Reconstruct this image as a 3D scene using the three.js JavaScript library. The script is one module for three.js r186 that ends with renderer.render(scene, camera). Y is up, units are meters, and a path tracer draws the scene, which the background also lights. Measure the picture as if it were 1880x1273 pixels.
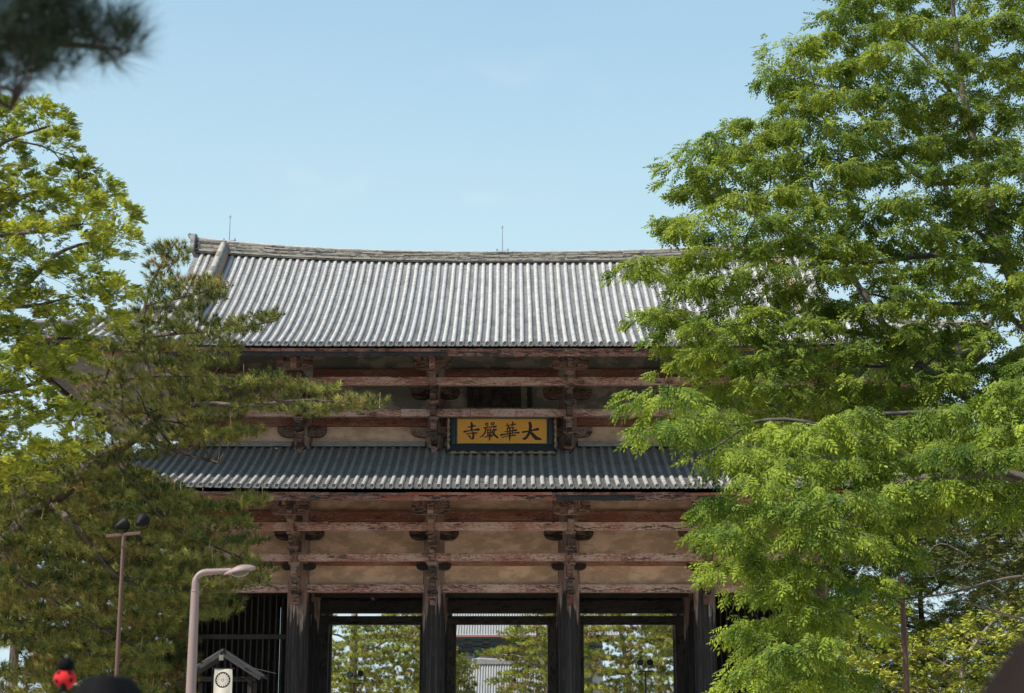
import * as THREE from 'three';
import { mergeGeometries } from 'three/addons/utils/BufferGeometryUtils.js';
import { RoundedBoxGeometry } from 'three/addons/geometries/RoundedBoxGeometry.js';
import { MarchingCubes } from 'three/addons/objects/MarchingCubes.js';

// ------------------------------------------------------------------ camera, sky, sun, exposure
const scene = new THREE.Scene();
const W = 1880, H = 1273, FPX = 3200, PITCH = THREE.MathUtils.degToRad(13.6), EYE = 1.45;
const camera = new THREE.PerspectiveCamera(2 * Math.atan(H / 2 / FPX) * 180 / Math.PI, W / H, 0.1, 3000);
camera.position.set(0, EYE, 0);
camera.rotation.x = PITCH;
camera.focus = 76;
camera.userData.fStop = 3.4;

const renderer = new THREE.WebGLRenderer({ antialias: true });
renderer.toneMapping = THREE.LinearToneMapping;
renderer.toneMappingExposure = 1.45;
renderer.shadowMap.enabled = true;

const SUN_AZ = THREE.MathUtils.degToRad(61), SUN_EL = THREE.MathUtils.degToRad(51);
const sunDir = new THREE.Vector3(-Math.sin(SUN_AZ) * Math.cos(SUN_EL), Math.sin(SUN_EL), Math.cos(SUN_AZ) * Math.cos(SUN_EL));
const sun = new THREE.DirectionalLight(new THREE.Color().setRGB(1, 0.93, 0.82), 5);
sun.position.copy(sunDir).multiplyScalar(200).add(new THREE.Vector3(0, 0, -70));
sun.target.position.set(0, 0, -70);
sun.castShadow = true;
Object.assign(sun.shadow.camera, { left: -90, right: 90, top: 90, bottom: -90, near: 10, far: 500 });
sun.shadow.mapSize.set(4096, 4096);
scene.add(sun, sun.target);

// clear spring sky: colour depends on the height above the horizon only, with a mild brightening round the sun
{
  const w = 2048, h = 1024, data = new Float32Array(w * h * 4);
  const wisp = fbmT(901, 60, 40, 5, .6), veil = fbmT(905, 10, 12, 4);
  const stops = [[0, 0.487, 0.595, 0.641], [8, 0.444, 0.579, 0.641], [17, 0.378, 0.541, 0.626], [25, 0.266, 0.425, 0.568], [45, 0.143, 0.270, 0.448], [90, 0.066, 0.147, 0.309]];
  for (let j = 0; j < h; j++) {
    const el = ((j + .5) / h - .5) * 180, e = Math.max(0, el);
    let k = 0; while (k < stops.length - 2 && stops[k + 1][0] < e) k++;
    const a = stops[k], b = stops[k + 1], t = Math.min(1, (e - a[0]) / (b[0] - a[0]));
    // thin wisps of high cloud here and there round the sky
    const band = Math.exp(-Math.pow((el - 19) / 7, 2));
    for (let i = 0; i < w; i++) {
      const az = ((i + .5) / w - .5) * 2 * Math.PI, er = el * Math.PI / 180;
      const d = new THREE.Vector3(Math.cos(er) * Math.cos(az), Math.sin(er), Math.cos(er) * Math.sin(az));
      const g = .35 * Math.exp(-Math.pow(Math.acos(Math.min(1, d.dot(sunDir))) / .35, 2));
      const o = (j * w + i) * 4, cl = el > 2 ? (.11 * band * ss(.60, .80, wisp(i / w, j / h * 2.2 % 1)) + .05 * ss(.5, .8, veil(i / w, j / h))) : 0;
      for (let c = 0; c < 3; c++) data[o + c] = (a[c + 1] + (b[c + 1] - a[c + 1]) * t + (el > 0 ? g : 0)) * (1 - cl) + .66 * cl;
      data[o + 3] = 1;
    }
  }
  const t = new THREE.DataTexture(data, w, h, THREE.RGBAFormat, THREE.FloatType);
  t.mapping = THREE.EquirectangularReflectionMapping; t.magFilter = THREE.LinearFilter; t.needsUpdate = true;
  scene.background = t; scene.environment = t;
}

// ------------------------------------------------------------------ helpers
let seedState = 12345;
function rng(seed) { let s = seed >>> 0; return () => { s = (s + 0x6D2B79F5) >>> 0; let t = s; t = Math.imul(t ^ (t >>> 15), t | 1); t ^= t + Math.imul(t ^ (t >>> 7), t | 61); return ((t ^ (t >>> 14)) >>> 0) / 4294967296; }; }
const R = rng(7);
const rr = (a, b, r = R) => a + (b - a) * r();
const V = (x, y, z) => new THREE.Vector3(x, y, z);
const CP = Math.cos(PITCH), SP = Math.sin(PITCH);
// a pixel of the photograph at a depth plane z (metres, negative = ahead) becomes a point in the place
function at(px, py, z) { const vx = (px - W / 2) / FPX, vy = -(py - H / 2) / FPX; const y = vy * CP + SP, zz = vy * SP - CP, t = z / zz; return V(vx * t, EYE + y * t, z); }
const yAt = (py, z) => at(W / 2, py, z).y;
const pxPerM = (py, z) => FPX / (-(z) * CP + (yAt(py, z) - EYE) * SP);

const counts = {};
function numbered(name) { const n = counts[name] = (counts[name] ?? -1) + 1; return n ? name + '_' + String(n).padStart(3, '0') : name; }
function tag(o, label, category, group, kind) { Object.assign(o.userData, { label, category }); if (group) o.userData.group = group; if (kind) o.userData.kind = kind; return o; }
function thing(name, label, category, p = [0, 0, 0], turn = 0, group) { const g = new THREE.Group(); g.name = numbered(name); g.position.set(...p); g.rotation.y = turn; scene.add(g); return tag(g, label, category, group); }
function part(name, geo, mat, parent, p) { const m = new THREE.Mesh(geo, mat); m.name = name; m.castShadow = m.receiveShadow = true; if (p) m.position.set(p[0], p[1], p[2]); parent.add(m); return m; }
function structure(name, geo, mat, label, category) { const m = part(name, geo, mat, scene); m.userData = { kind: 'structure', label, category }; return m; }
function stuff(o) { o.userData.kind = 'stuff'; return o; }
function sub(name, parent, p = [0, 0, 0]) { const g = new THREE.Group(); g.name = name; g.position.set(...p); parent.add(g); return g; }

// uv in metres by the face's main direction; long axis of a piece along u
function metreUV(geo, ou = 0, ov = 0, swap = false) {
  const g = geo.index ? geo.toNonIndexed() : geo, p = g.attributes.position, uv = new Float32Array(p.count * 2);
  const a = V(), b = V(), c = V(), n = V();
  for (let i = 0; i < p.count; i += 3) {
    a.fromBufferAttribute(p, i); b.fromBufferAttribute(p, i + 1); c.fromBufferAttribute(p, i + 2);
    n.copy(b).sub(a).cross(c.clone().sub(a));
    const ax = Math.abs(n.x), ay = Math.abs(n.y), az = Math.abs(n.z);
    for (let k = 0; k < 3; k++) {
      const q = [a, b, c][k]; let u, v;
      if (az >= ax && az >= ay) { u = q.x; v = q.y; } else if (ay >= ax) { u = q.x; v = q.z; } else { u = q.z; v = q.y; }
      if (swap) [u, v] = [v, u];
      uv[(i + k) * 2] = u + ou; uv[(i + k) * 2 + 1] = v + ov;
    }
  }
  g.setAttribute('uv', new THREE.BufferAttribute(uv, 2));
  return g;
}
const RU = rng(99);
function bar(w, h, d, r = .015, swap = false) { return metreUV(new RoundedBoxGeometry(w, h, d, 1, Math.min(r, w / 3, h / 3, d / 3)), rr(0, 50, RU), rr(0, 50, RU), swap); }
function boxG(w, h, d) { return metreUV(new THREE.BoxGeometry(w, h, d), rr(0, 50, RU), rr(0, 50, RU)); }
// tapered tube through points [x,y,z,r]
function tube(pts, radial = 7, step = 0.5, rough = 0, cap = true) {
  const curve = new THREE.CatmullRomCurve3(pts.map(p => V(p[0], p[1], p[2])), false, 'centripetal');
  const len = curve.getLength(), n = Math.max(2, Math.min(60, Math.ceil(len / step)));
  const pos = [], uv = [], idx = [];
  const fr = curve.computeFrenetFrames(n, false);
  for (let i = 0; i <= n; i++) {
    const t = i / n, c = curve.getPoint(t), f = t * (pts.length - 1), k = Math.min(pts.length - 2, Math.floor(f)), q = f - k;
    const rad = pts[k][3] * (1 - q) + pts[k + 1][3] * q;
    for (let j = 0; j <= radial; j++) {
      const a = j / radial * Math.PI * 2, rj = rad * (1 + (j < radial ? rough * Math.sin(a * 3 + i * 1.7) * .5 + rough * Math.sin(i * 2.3 + a) * .5 : rough * Math.sin(i * 1.7) * .5 + rough * Math.sin(i * 2.3) * .5));
      const N = fr.normals[i], B = fr.binormals[i];
      pos.push(c.x + (N.x * Math.cos(a) + B.x * Math.sin(a)) * rj, c.y + (N.y * Math.cos(a) + B.y * Math.sin(a)) * rj, c.z + (N.z * Math.cos(a) + B.z * Math.sin(a)) * rj);
      uv.push(j / radial * Math.max(.15, rad * 6), t * len);
    }
  }
  for (let i = 0; i < n; i++) for (let j = 0; j < radial; j++) { const a = i * (radial + 1) + j, b = a + radial + 1; idx.push(a, b, a + 1, b, b + 1, a + 1); }
  if (cap) for (const i of [0, n]) { const c = pos.length / 3, o = i * (radial + 1), p = curve.getPoint(i / n); pos.push(p.x, p.y, p.z); uv.push(0, 0); for (let j = 0; j < radial; j++) i ? idx.push(c, o + j, o + j + 1) : idx.push(c, o + j + 1, o + j); }
  const g = new THREE.BufferGeometry();
  g.setAttribute('position', new THREE.Float32BufferAttribute(pos, 3)); g.setAttribute('uv', new THREE.Float32BufferAttribute(uv, 2)); g.setIndex(idx); g.computeVertexNormals();
  return g;
}

// ------------------------------------------------------------------ noise and textures
function noise2(seed, per) { // tileable value noise with period per
  const r = rng(seed), t = new Float32Array(per * per); for (let i = 0; i < t.length; i++) t[i] = r();
  return (x, y) => { const xi = Math.floor(x), yi = Math.floor(y); let fx = x - xi, fy = y - yi; fx = fx * fx * (3 - 2 * fx); fy = fy * fy * (3 - 2 * fy); const X = ((xi % per) + per) % per, Y = ((yi % per) + per) % per, X1 = (X + 1) % per, Y1 = (Y + 1) % per; return (t[Y * per + X] * (1 - fx) + t[Y * per + X1] * fx) * (1 - fy) + (t[Y1 * per + X] * (1 - fx) + t[Y1 * per + X1] * fx) * fy; };
}
function fbmT(seed, px, py, oct = 4, gain = .5) { // fbm over the unit square, px / py cells at the first octave
  const L = []; for (let o = 0; o < oct; o++) { const r = rng(seed * 31 + o * 7 + 1), w = px << o, h = py << o, t = new Float32Array(w * h); for (let i = 0; i < t.length; i++) t[i] = r(); L.push([w, h, t]); }
  return (u, v) => { let s = 0, a = 1, n = 0; for (const [w, h, t] of L) { const x = u * w, y = v * h, xi = Math.floor(x), yi = Math.floor(y); let fx = x - xi, fy = y - yi; fx = fx * fx * (3 - 2 * fx); fy = fy * fy * (3 - 2 * fy); const X = ((xi % w) + w) % w, Y = ((yi % h) + h) % h, X1 = (X + 1) % w, Y1 = (Y + 1) % h; s += a * ((t[Y * w + X] * (1 - fx) + t[Y * w + X1] * fx) * (1 - fy) + (t[Y1 * w + X] * (1 - fx) + t[Y1 * w + X1] * fx) * fy); n += a; a *= gain; } return s / n; };
}
const lin2s = c => Math.round(255 * Math.min(1, Math.max(0, c <= .0031308 ? 12.92 * c : 1.055 * Math.pow(c, 1 / 2.4) - .055)));
function tex(w, h, fn, srgb = true) { // fn(u,v) -> [r,g,b] linear (colour) or raw 0..1 (data)
  const d = new Uint8Array(w * h * 4);
  for (let j = 0; j < h; j++) for (let i = 0; i < w; i++) { const c = fn((i + .5) / w, (j + .5) / h), o = (j * w + i) * 4; for (let k = 0; k < 3; k++) d[o + k] = srgb ? lin2s(c[k]) : Math.round(255 * Math.min(1, Math.max(0, c[k]))); d[o + 3] = 255; }
  const t = new THREE.DataTexture(d, w, h); t.magFilter = THREE.LinearFilter; t.minFilter = THREE.LinearMipmapLinearFilter; t.wrapS = t.wrapT = THREE.RepeatWrapping; if (srgb) t.colorSpace = THREE.SRGBColorSpace; t.needsUpdate = true; return t;
}
const mix3 = (a, b, t) => [a[0] + (b[0] - a[0]) * t, a[1] + (b[1] - a[1]) * t, a[2] + (b[2] - a[2]) * t];
function ss(a, b, x) { const t = Math.min(1, Math.max(0, (x - a) / (b - a))); return t * t * (3 - 2 * t); }
function rep(t, mu, mv) { t.repeat.set(1 / mu, 1 / mv); return t; } // texture covers mu x mv metres
const std = (o) => new THREE.MeshStandardMaterial({ roughness: .9, ...o });

// painted timber that has weathered: paint, faded paint, bare dark wood in chips along the grain
function paintedWood(seed, paint, faded, bare, wear, fade) {
  const a = fbmT(seed, 18, 26, 4, .62), b = fbmT(seed + 1, 3, 3, 3), c = fbmT(seed + 2, 12, 96, 3), d = fbmT(seed + 3, 48, 40, 2);
  const col = tex(512, 512, (u, v) => {
    const g = c(u, v), chips = a(u, v) * .6 + b(u, v) * .4;
    let k = mix3(paint, faded, ss(fade - .1, fade + .1, b(v, u) * .4 + d(u, v) * .35 + a(v, u) * .25));
    k = mix3(k, bare, ss(wear, wear - .05, chips) * .95);
    return k.map(x => x * (.65 + .7 * g));
  });
  return rep(col, 4, 1.3);
}
function bumpWood(seed) { const a = fbmT(seed, 6, 24, 4), c = fbmT(seed + 2, 10, 110, 3); return rep(tex(256, 256, (u, v) => { const k = a(u, v) * .5 + c(u, v) * .5; return [k, k, k]; }, false), 4, 1.3); }
const WB = bumpWood(5);
const M = {};
const wood = (map, extra = {}) => std({ map, bumpMap: WB, bumpScale: .012, roughness: .88, ...extra });
M.beam = [0, 1, 2].map(i => wood(paintedWood(20 + i * 9, [.38, .185, .15], [.58, .42, .37], [.09, .065, .06], .375 + i * .015, .48)));
M.beamRed = [0, 1].map(i => wood(paintedWood(60 + i * 9, [.28, .11, .08], [.37, .225, .175], [.07, .045, .04], .38, .56)));
M.board = [wood(paintedWood(80, [.29, .10, .065], [.36, .21, .165], [.03, .026, .028], .42, .55)), wood(paintedWood(90, [.22, .095, .07], [.32, .21, .17], [.026, .024, .026], .49, .55))];
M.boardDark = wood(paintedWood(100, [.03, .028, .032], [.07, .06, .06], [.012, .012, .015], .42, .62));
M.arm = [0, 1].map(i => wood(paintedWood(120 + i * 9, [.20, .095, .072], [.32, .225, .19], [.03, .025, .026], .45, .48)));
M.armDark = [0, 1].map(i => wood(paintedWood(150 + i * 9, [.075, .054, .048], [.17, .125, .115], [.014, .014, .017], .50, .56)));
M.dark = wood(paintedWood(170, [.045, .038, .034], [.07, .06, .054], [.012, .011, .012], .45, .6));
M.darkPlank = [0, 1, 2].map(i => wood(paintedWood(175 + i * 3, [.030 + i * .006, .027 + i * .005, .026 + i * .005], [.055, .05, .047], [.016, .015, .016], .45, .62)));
// lime plaster, stained in soft diagonal drifts by damp and soot
function plasterTex(seed, stain) {
  const a = fbmT(seed, 11, 9, 5, .58), b = fbmT(seed + 3, 4, 4, 4), f = fbmT(seed + 5, 90, 90, 2), w = fbmT(seed + 8, 3, 3, 3);
  return rep(tex(512, 512, (u, v) => {
    const wu = u + .09 * w(u, v) - .06 * v, wv = v + .12 * w(v, u);
    const k = ss(.36, .66, a(wu, wv) * .65 + b(u, v) * .35);
    let c = mix3([.53, .365, .255], [.78, .555, .415], 1 - k * stain);
    return c.map(x => x * (.9 + .2 * f(u, v)));
  }), 5, 2.4);
}
M.plaster = [0, 1, 2].map(i => std({ map: plasterTex(200 + i * 11, 1), roughness: .95 }));
M.plasterGreyGreen = [0, 1].map(i => { const a = fbmT(260 + i * 7, 7, 5, 5, .6), f = fbmT(266 + i, 80, 80, 2); return std({ map: rep(tex(512, 512, (u, v) => mix3([.19, .19, .165], [.36, .325, .27], ss(.42, .62, a(u, v))).map(x => x * (.85 + .3 * f(u, v)))), 5, 2.4), roughness: .95 }); }); // upper panels in a darker, blotchy grey-green tone
// fired roof tile, silver grey with lichen and darker firings
function tileTex(seed, base, lo, fleck) {
  const a = fbmT(seed, 8, 8, 4), b = fbmT(seed + 1, 60, 60, 2), c = fbmT(seed + 2, 14, 14, 3);
  return rep(tex(256, 256, (u, v) => { let k = mix3(base, lo, ss(.45, .75, a(u, v))); k = mix3(k, fleck, ss(.64, .76, c(u, v)) * .5); return k.map(x => x * (.91 + .18 * b(u, v))); }), 2, 2);
}
M.tile = [0, 1, 2, 3].map(i => std({ map: tileTex(300 + i * 5, [.355 + (i % 2) * .025, .352 + (i % 2) * .025, .35 + (i % 3) * .008 + (i % 2) * .02], [.29 + (i % 2) * .02, .288 + (i % 2) * .02, .288], [.2, .195, .185]), roughness: .62 }));
M.pan = std({ map: tileTex(340, [.24, .238, .236], [.165, .163, .162], [.12, .118, .11]), roughness: .7 });  // pan colour lowered to stand in for the shadow between cover rows
M.tileDark = [0, 1, 2].map(i => std({ map: tileTex(360 + i * 5, [.285, .28, .27], [.2, .197, .19], [.24, .23, .21]), roughness: .7 }));  // lower roof tiles and pans, a darker grey than the upper slope
M.panDark = std({ map: tileTex(380, [.165, .162, .157], [.11, .109, .106], [.2, .165, .145]), roughness: .75 });
M.disc = std({ map: tileTex(390, [.17, .175, .18], [.10, .105, .11], [.26, .25, .23]), roughness: .7 });
M.noshi = [0, 1, 2, 3].map(i => std({ map: tileTex(400 + i * 5, [[.29, .28, .26], [.2, .19, .175], [.34, .31, .28], [.24, .215, .16]][i], [.12, .115, .105], [.36, .33, .27]), roughness: .8 }));
M.moss = std({ map: tileTex(430, [.22, .19, .16], [.32, .13, .04], [.34, .14, .04]), roughness: .9 });
M.stone = std({ map: tileTex(440, [.36, .34, .31], [.26, .25, .23], [.2, .19, .18]), roughness: .9 });
function barkTex(seed, a0, b0) { const a = fbmT(seed, 10, 5, 4), b = fbmT(seed + 1, 24, 8, 3); return rep(tex(256, 256, (u, v) => mix3(a0, b0, ss(.3, .7, a(u, v) * .5 + b(u, v) * .5)), true), 1, 1.5); }
const barkBump = rep(tex(256, 256, ((a, b) => (u, v) => { const k = a(u, v) * .5 + b(u, v) * .5; return [k, k, k]; })(fbmT(455, 10, 5, 4), fbmT(456, 24, 8, 3)), false), 1, 1.5);
M.bark = std({ map: barkTex(450, [.035, .03, .027], [.12, .10, .088]), bumpMap: barkBump, bumpScale: .03, roughness: .95 });
M.barkPale = std({ map: barkTex(460, [.10, .085, .07], [.34, .29, .25]), bumpMap: barkBump, bumpScale: .02, roughness: .95 });
M.barkPine = std({ map: barkTex(470, [.03, .022, .02], [.14, .105, .088]), bumpMap: barkBump, bumpScale: .04, roughness: .95 });

// ------------------------------------------------------------------ ground
{
  const g = new THREE.PlaneGeometry(3000, 3000, 1, 1); g.rotateX(-Math.PI / 2);
  const a = fbmT(500, 6, 6, 5), b = fbmT(501, 64, 64, 2);
  const t = tex(512, 512, (u, v) => mix3([.32, .27, .21], [.45, .39, .315], a(u, v) * .7 + b(u, v) * .3)); t.repeat.set(260, 260);
  structure('ground', g, std({ map: t, roughness: .95 }), 'pale raked sand and gravel forecourt of the temple', 'ground');
}
// ------------------------------------------------------------------ the great gate
const GX = -0.49, PB = 1.7, ZC = -80, ZR = -85.4, ZB = -90.8; // axis, podium top, front / middle / back column rows
const gate = thing('temple_gate', 'great two-storey timber temple gate with grey tiled roofs and weathered red beams', 'gate', [GX, PB, ZR]);
const gp = (name, geo, mat, x, y, z, parent = gate) => part(name, geo, mat, parent, [x, y - PB, z - ZR]);
const BAY = 6.18, COLX = [-14.42, -9.27, -3.09, 3.09, 9.27, 14.42];
const RG = rng(4242);
const pick = (a) => a[Math.floor(RG() * a.length)];

// columns: red paint on the upper shaft, worn through in ragged tongues to dark old wood lower down
const colTex = ((seed) => {
  const e = fbmT(seed, 14, 3, 5), g = fbmT(seed + 1, 60, 6, 3), c = fbmT(seed + 2, 10, 20, 4), d = fbmT(seed + 4, 90, 40, 2);
  const yb = yAt(1128, ZC), top = 20, lo = PB, band = v => lo + v * (top - lo);
  return tex(512, 1024, (u, v) => {
    const y = band(v), edge = yb + (e(u, .3) - .42) * 4.6 + (d(u, v) - .5) * .6 - .35 * Math.sin(u * Math.PI * 8);
    const paint = mix3([.22, .14, .12], [.36, .27, .24], ss(.35, .65, c(u, v)));
    const bare = mix3([.018, .017, .019], [.05, .046, .047], ss(.4, .75, g(u, v) * .6 + d(u, v) * .4));
    let k = mix3(bare, paint, ss(-.12, .18, y - edge));
    if (Math.abs(y - edge) < .5) k = mix3(k, [.36, .31, .27], ss(.6, .75, g(u, v)) * .8);
    k = mix3(k, [.05, .035, .035], ss(.58, .7, c(u + .3, v)) * .6);
    return k.map(x => x * (.75 + .5 * g(u, v)));
  });
})(610);
const colTexs = [0, .23, .47, .71].map(o => { const t = colTex.clone(); t.offset.x = o; t.needsUpdate = true; return t; });
M.column = colTexs.map(map => std({ map, bumpMap: WB, bumpScale: .01, roughness: .85 }));
{
  const geo = new THREE.LatheGeometry([[0, 0], [.50, 0], [.50, 6], [.485, 10], [.46, 17.2], [0, 17.2]].map(p => new THREE.Vector2(...p)), 28);
  // v by height so that the wear sits where it does on the shafts
  const uv = geo.attributes.uv, p = geo.attributes.position; for (let i = 0; i < p.count; i++) uv.setY(i, p.getY(i) / 18.3);
  const foot = new THREE.LatheGeometry([[0, 0], [.85, 0], [.85, .1], [.62, .22], [0, .22]].map(q => new THREE.Vector2(...q)), 20);
  for (const [r, z] of [ZC, ZR, ZB].entries()) for (const [i, x] of COLX.entries()) {
    const c = gp('column', geo, M.column[(i + r * 2) % 4], x, PB + .2, z); c.rotation.y = 0;
    part('foot_stone', foot, M.stone, c, [0, -.2, 0]);
  }
}
// horizontal timbers: [px top, px bottom, z of the front face, depth, materials, overshoot]
function beamRow(name, p0, p1, zf, depth, mats, x0, x1, joints) {
  const y0 = yAt(p1, zf), y1 = yAt(p0, zf);
  for (let k = 0; k < joints.length - 1; k++) {
    const a = joints[k], b = joints[k + 1];
    gp(name, bar(b - a - .006, y1 - y0, depth, .02), Array.isArray(mats) ? mats[(k * 2 + Math.floor(RG() * 2)) % mats.length] : mats, (a + b) / 2, (y0 + y1) / 2 + rr(-.008, .008, RG), zf - depth / 2 + rr(-.01, .01, RG));
  }
}
const between = (r = .42) => { const o = []; for (let i = 0; i < 5; i++) o.push([COLX[i] + r, COLX[i + 1] - r]); return o; };
function wallBeams(name, p0, p1, zf, depth, mats) { const y0 = yAt(p1, zf), y1 = yAt(p0, zf); for (const [a, b] of between()) gp(name, bar(b - a, y1 - y0, depth, .02), pick(mats), (a + b) / 2, (y0 + y1) / 2, zf - depth / 2); }
function plaster(p0, p1, zf, mats) { const y0 = yAt(p1, zf), y1 = yAt(p0, zf); for (const [a, b] of between(.4)) gp('plaster_panel', boxG(b - a, y1 - y0, .12), pick(mats), (a + b) / 2, (y0 + y1) / 2, zf - .06); }
const jointsAt = COLX.map((x, i) => x + (i === 0 ? -.9 : i === 5 ? .9 : 0));
const jointsLong = [-19.2, -9.27, -3.09, 3.09, 9.27, 19.2], jointsC = [-16.6, -9.27, -4.6, -1.4, 3.09, 9.27, 16.6];
// lower storey wall
wallBeams('head_beam', 1073, 1087.5, ZC + .26, .5, M.beam);
plaster(1036, 1076, ZC - .02, M.plaster);
wallBeams('wall_rail', 1028, 1039, ZC + .2, .4, M.beamRed);
plaster(968, 1031, ZC - .02, M.plaster);
wallBeams('wall_rail', 938.5, 956, ZC + .2, .4, M.beamRed);
plaster(890, 941, ZC - .02, M.plaster);
beamRow('tie_beam', 1016, 1030, ZC + 1.75, .3, M.beam, 0, 0, jointsC);
beamRow('tie_beam', 958.5, 973.5, ZC + 3.1, .3, M.beam, 0, 0, jointsLong);
// upper storey wall
plaster(781, 822, ZC - .02, M.plaster);
wallBeams('wall_rail', 764, 782.5, ZC + .2, .4, M.beamRed);
plaster(700, 768, ZC - .02, M.plasterGreyGreen);
wallBeams('wall_rail', 678, 691, ZC + .2, .4, M.beamRed);
plaster(620, 681, ZC - .02, M.plasterGreyGreen);
beamRow('tie_beam', 751, 765, ZC + 1.75, .3, M.beam, 0, 0, jointsC);
beamRow('tie_beam', 692, 707, ZC + 3.1, .3, M.beam, 0, 0, jointsLong);
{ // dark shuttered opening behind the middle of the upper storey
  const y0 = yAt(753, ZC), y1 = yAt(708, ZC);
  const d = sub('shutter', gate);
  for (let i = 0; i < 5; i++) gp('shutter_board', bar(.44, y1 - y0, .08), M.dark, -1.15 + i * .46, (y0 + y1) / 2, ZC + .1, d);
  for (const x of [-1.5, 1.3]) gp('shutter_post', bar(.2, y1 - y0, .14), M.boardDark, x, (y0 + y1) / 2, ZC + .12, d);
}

// bracket sets: seven tiers of arms thrust out of each column, each carrying the next on a bearing block
function armGeo(L, h, w) { const s = new THREE.Shape(); s.moveTo(0, -h / 2); s.lineTo(L - .42, -h / 2); s.quadraticCurveTo(L - .08, -h / 2, L, -h / 2 + .2); s.lineTo(L, h / 2); s.lineTo(0, h / 2); const g = new THREE.ExtrudeGeometry(s, { depth: w - .03, bevelEnabled: true, bevelSize: .015, bevelThickness: .015, bevelSegments: 1, curveSegments: 4 }); g.translate(0, 0, -(w - .03) / 2); g.rotateY(-Math.PI / 2); return metreUV(g, rr(0, 40, RU), rr(0, 40, RU)); }
function blockGeo(w, h) { const s = new THREE.Shape(), t = h * .55; s.moveTo(-w * .34, 0); s.quadraticCurveTo(-w * .36, h - t, -w / 2, h - t); s.lineTo(-w / 2, h); s.lineTo(w / 2, h); s.lineTo(w / 2, h - t); s.quadraticCurveTo(w * .36, h - t, w * .34, 0); const g = new THREE.ExtrudeGeometry(s, { depth: w - .04, bevelEnabled: true, bevelSize: .012, bevelThickness: .02, bevelSegments: 1, curveSegments: 3 }); g.translate(0, 0, -(w - .04) / 2); return metreUV(g, rr(0, 40, RU), rr(0, 40, RU)); }
function boatGeo(w, h, d) { const s = new THREE.Shape(); s.moveTo(-w / 2, h / 2); s.lineTo(-w / 2, h * .12); s.quadraticCurveTo(-w * .47, -h / 2, -w * .3, -h / 2); s.lineTo(w * .3, -h / 2); s.quadraticCurveTo(w * .47, -h / 2, w / 2, h * .12); s.lineTo(w / 2, h / 2); const g = new THREE.ExtrudeGeometry(s, { depth: d - .03, bevelEnabled: true, bevelSize: .015, bevelThickness: .015, bevelSegments: 1, curveSegments: 6 }); g.translate(0, 0, -(d - .03) / 2); return metreUV(g, rr(0, 40, RU), rr(0, 40, RU)); }
const ARM_PX = [933, 963, 991, 1020, 1048, 1074, 1101.5].reverse();
const OUT = k => .9 + .575 * k;
M.armMid = [0, 1].map(i => wood(paintedWood(140 + i * 5, [.13, .065, .048], [.22, .15, .12], [.022, .019, .02], .46, .5)));
const boatTop = boatGeo(1.66, .4, .26), boatWall = boatGeo(2.25, .46, .3), boatSmall = boatGeo(1.55, .24, .34);
const endBlock = blockGeo(.4, .2);
for (const up of [0, 1]) {
  const Y = ARM_PX.map((p, k) => yAt(p - (up ? [268, 268, 269, 269, 268, 268, 268][6 - k] : 0), ZC + OUT(k)));
  const geos = [], blocks = [], AH = .42;
  for (let k = 0; k < 7; k++) { geos.push(armGeo(OUT(k), AH, .27)); if (k < 6) blocks.push(blockGeo(.44, Math.max(.16, Y[k + 1] - Y[k] - AH + .01))); }
  for (const [i, x] of COLX.entries()) {
    const set = sub('bracket_set', gate);
    for (let k = 0; k < 7; k++) {
      const mat = [M.arm[0], M.arm[1], M.armMid[0], M.armDark[1]];
      gp('bracket_arm', geos[k], pick(mat), x + rr(-.012, .012, RG), Y[k], ZC, set);
      if (k < 6) gp('bearing_block', blocks[k], pick([M.arm[0], M.arm[1], M.armMid[1], M.armDark[0]]), x + rr(-.015, .015, RG), Y[k] + AH / 2, ZC + OUT(k) - .24, set);
    }
    const yt = Y[6];
    gp('lateral_arm', boatTop, M.armMid[i % 2], x, yt - .02, ZC + OUT(6) - .5, set);
    for (const dx of [-.62, 0, .62]) gp('bearing_block', endBlock, pick([M.arm[1], M.armMid[1], M.armMid[0]]), x + dx, yt + .2, ZC + OUT(6) - .5, set);
    // arms let into the wall plane on either side of the column
    if (up) { gp('lateral_arm', boatWall, pick([M.armMid[0], M.armMid[1], M.arm[0]]), x, yAt(724, ZC + .3), ZC + .24, set); gp('lateral_arm', boatWall, pick([M.armMid[0], M.armMid[1], M.arm[0]]), x, yAt(793.5, ZC + .3), ZC + .24, set); }
    else { gp('lateral_arm', boatWall, pick([M.armMid[0], M.armMid[1], M.arm[0]]), x, yAt(982.5, ZC + .3), ZC + .24, set); gp('lateral_arm', boatSmall, M.boardDark, x, yAt(1042, ZC + .3), ZC + .26, set); }
  }
}

// door frames of the three middle bays (middle row), with a slit of daylight over each lintel
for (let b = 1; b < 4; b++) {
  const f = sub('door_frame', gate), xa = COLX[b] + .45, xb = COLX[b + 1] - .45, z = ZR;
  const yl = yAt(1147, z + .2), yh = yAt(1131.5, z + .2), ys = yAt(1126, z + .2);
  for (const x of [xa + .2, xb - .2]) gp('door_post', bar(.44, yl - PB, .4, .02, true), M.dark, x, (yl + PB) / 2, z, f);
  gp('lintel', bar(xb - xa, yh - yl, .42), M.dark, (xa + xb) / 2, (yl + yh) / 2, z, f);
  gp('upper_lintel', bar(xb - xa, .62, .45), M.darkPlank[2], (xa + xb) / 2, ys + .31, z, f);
  gp('upper_panel', bar(xb - xa, 2.6, .2), M.dark, (xa + xb) / 2, ys + 1.93, z - .05, f);
}
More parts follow.
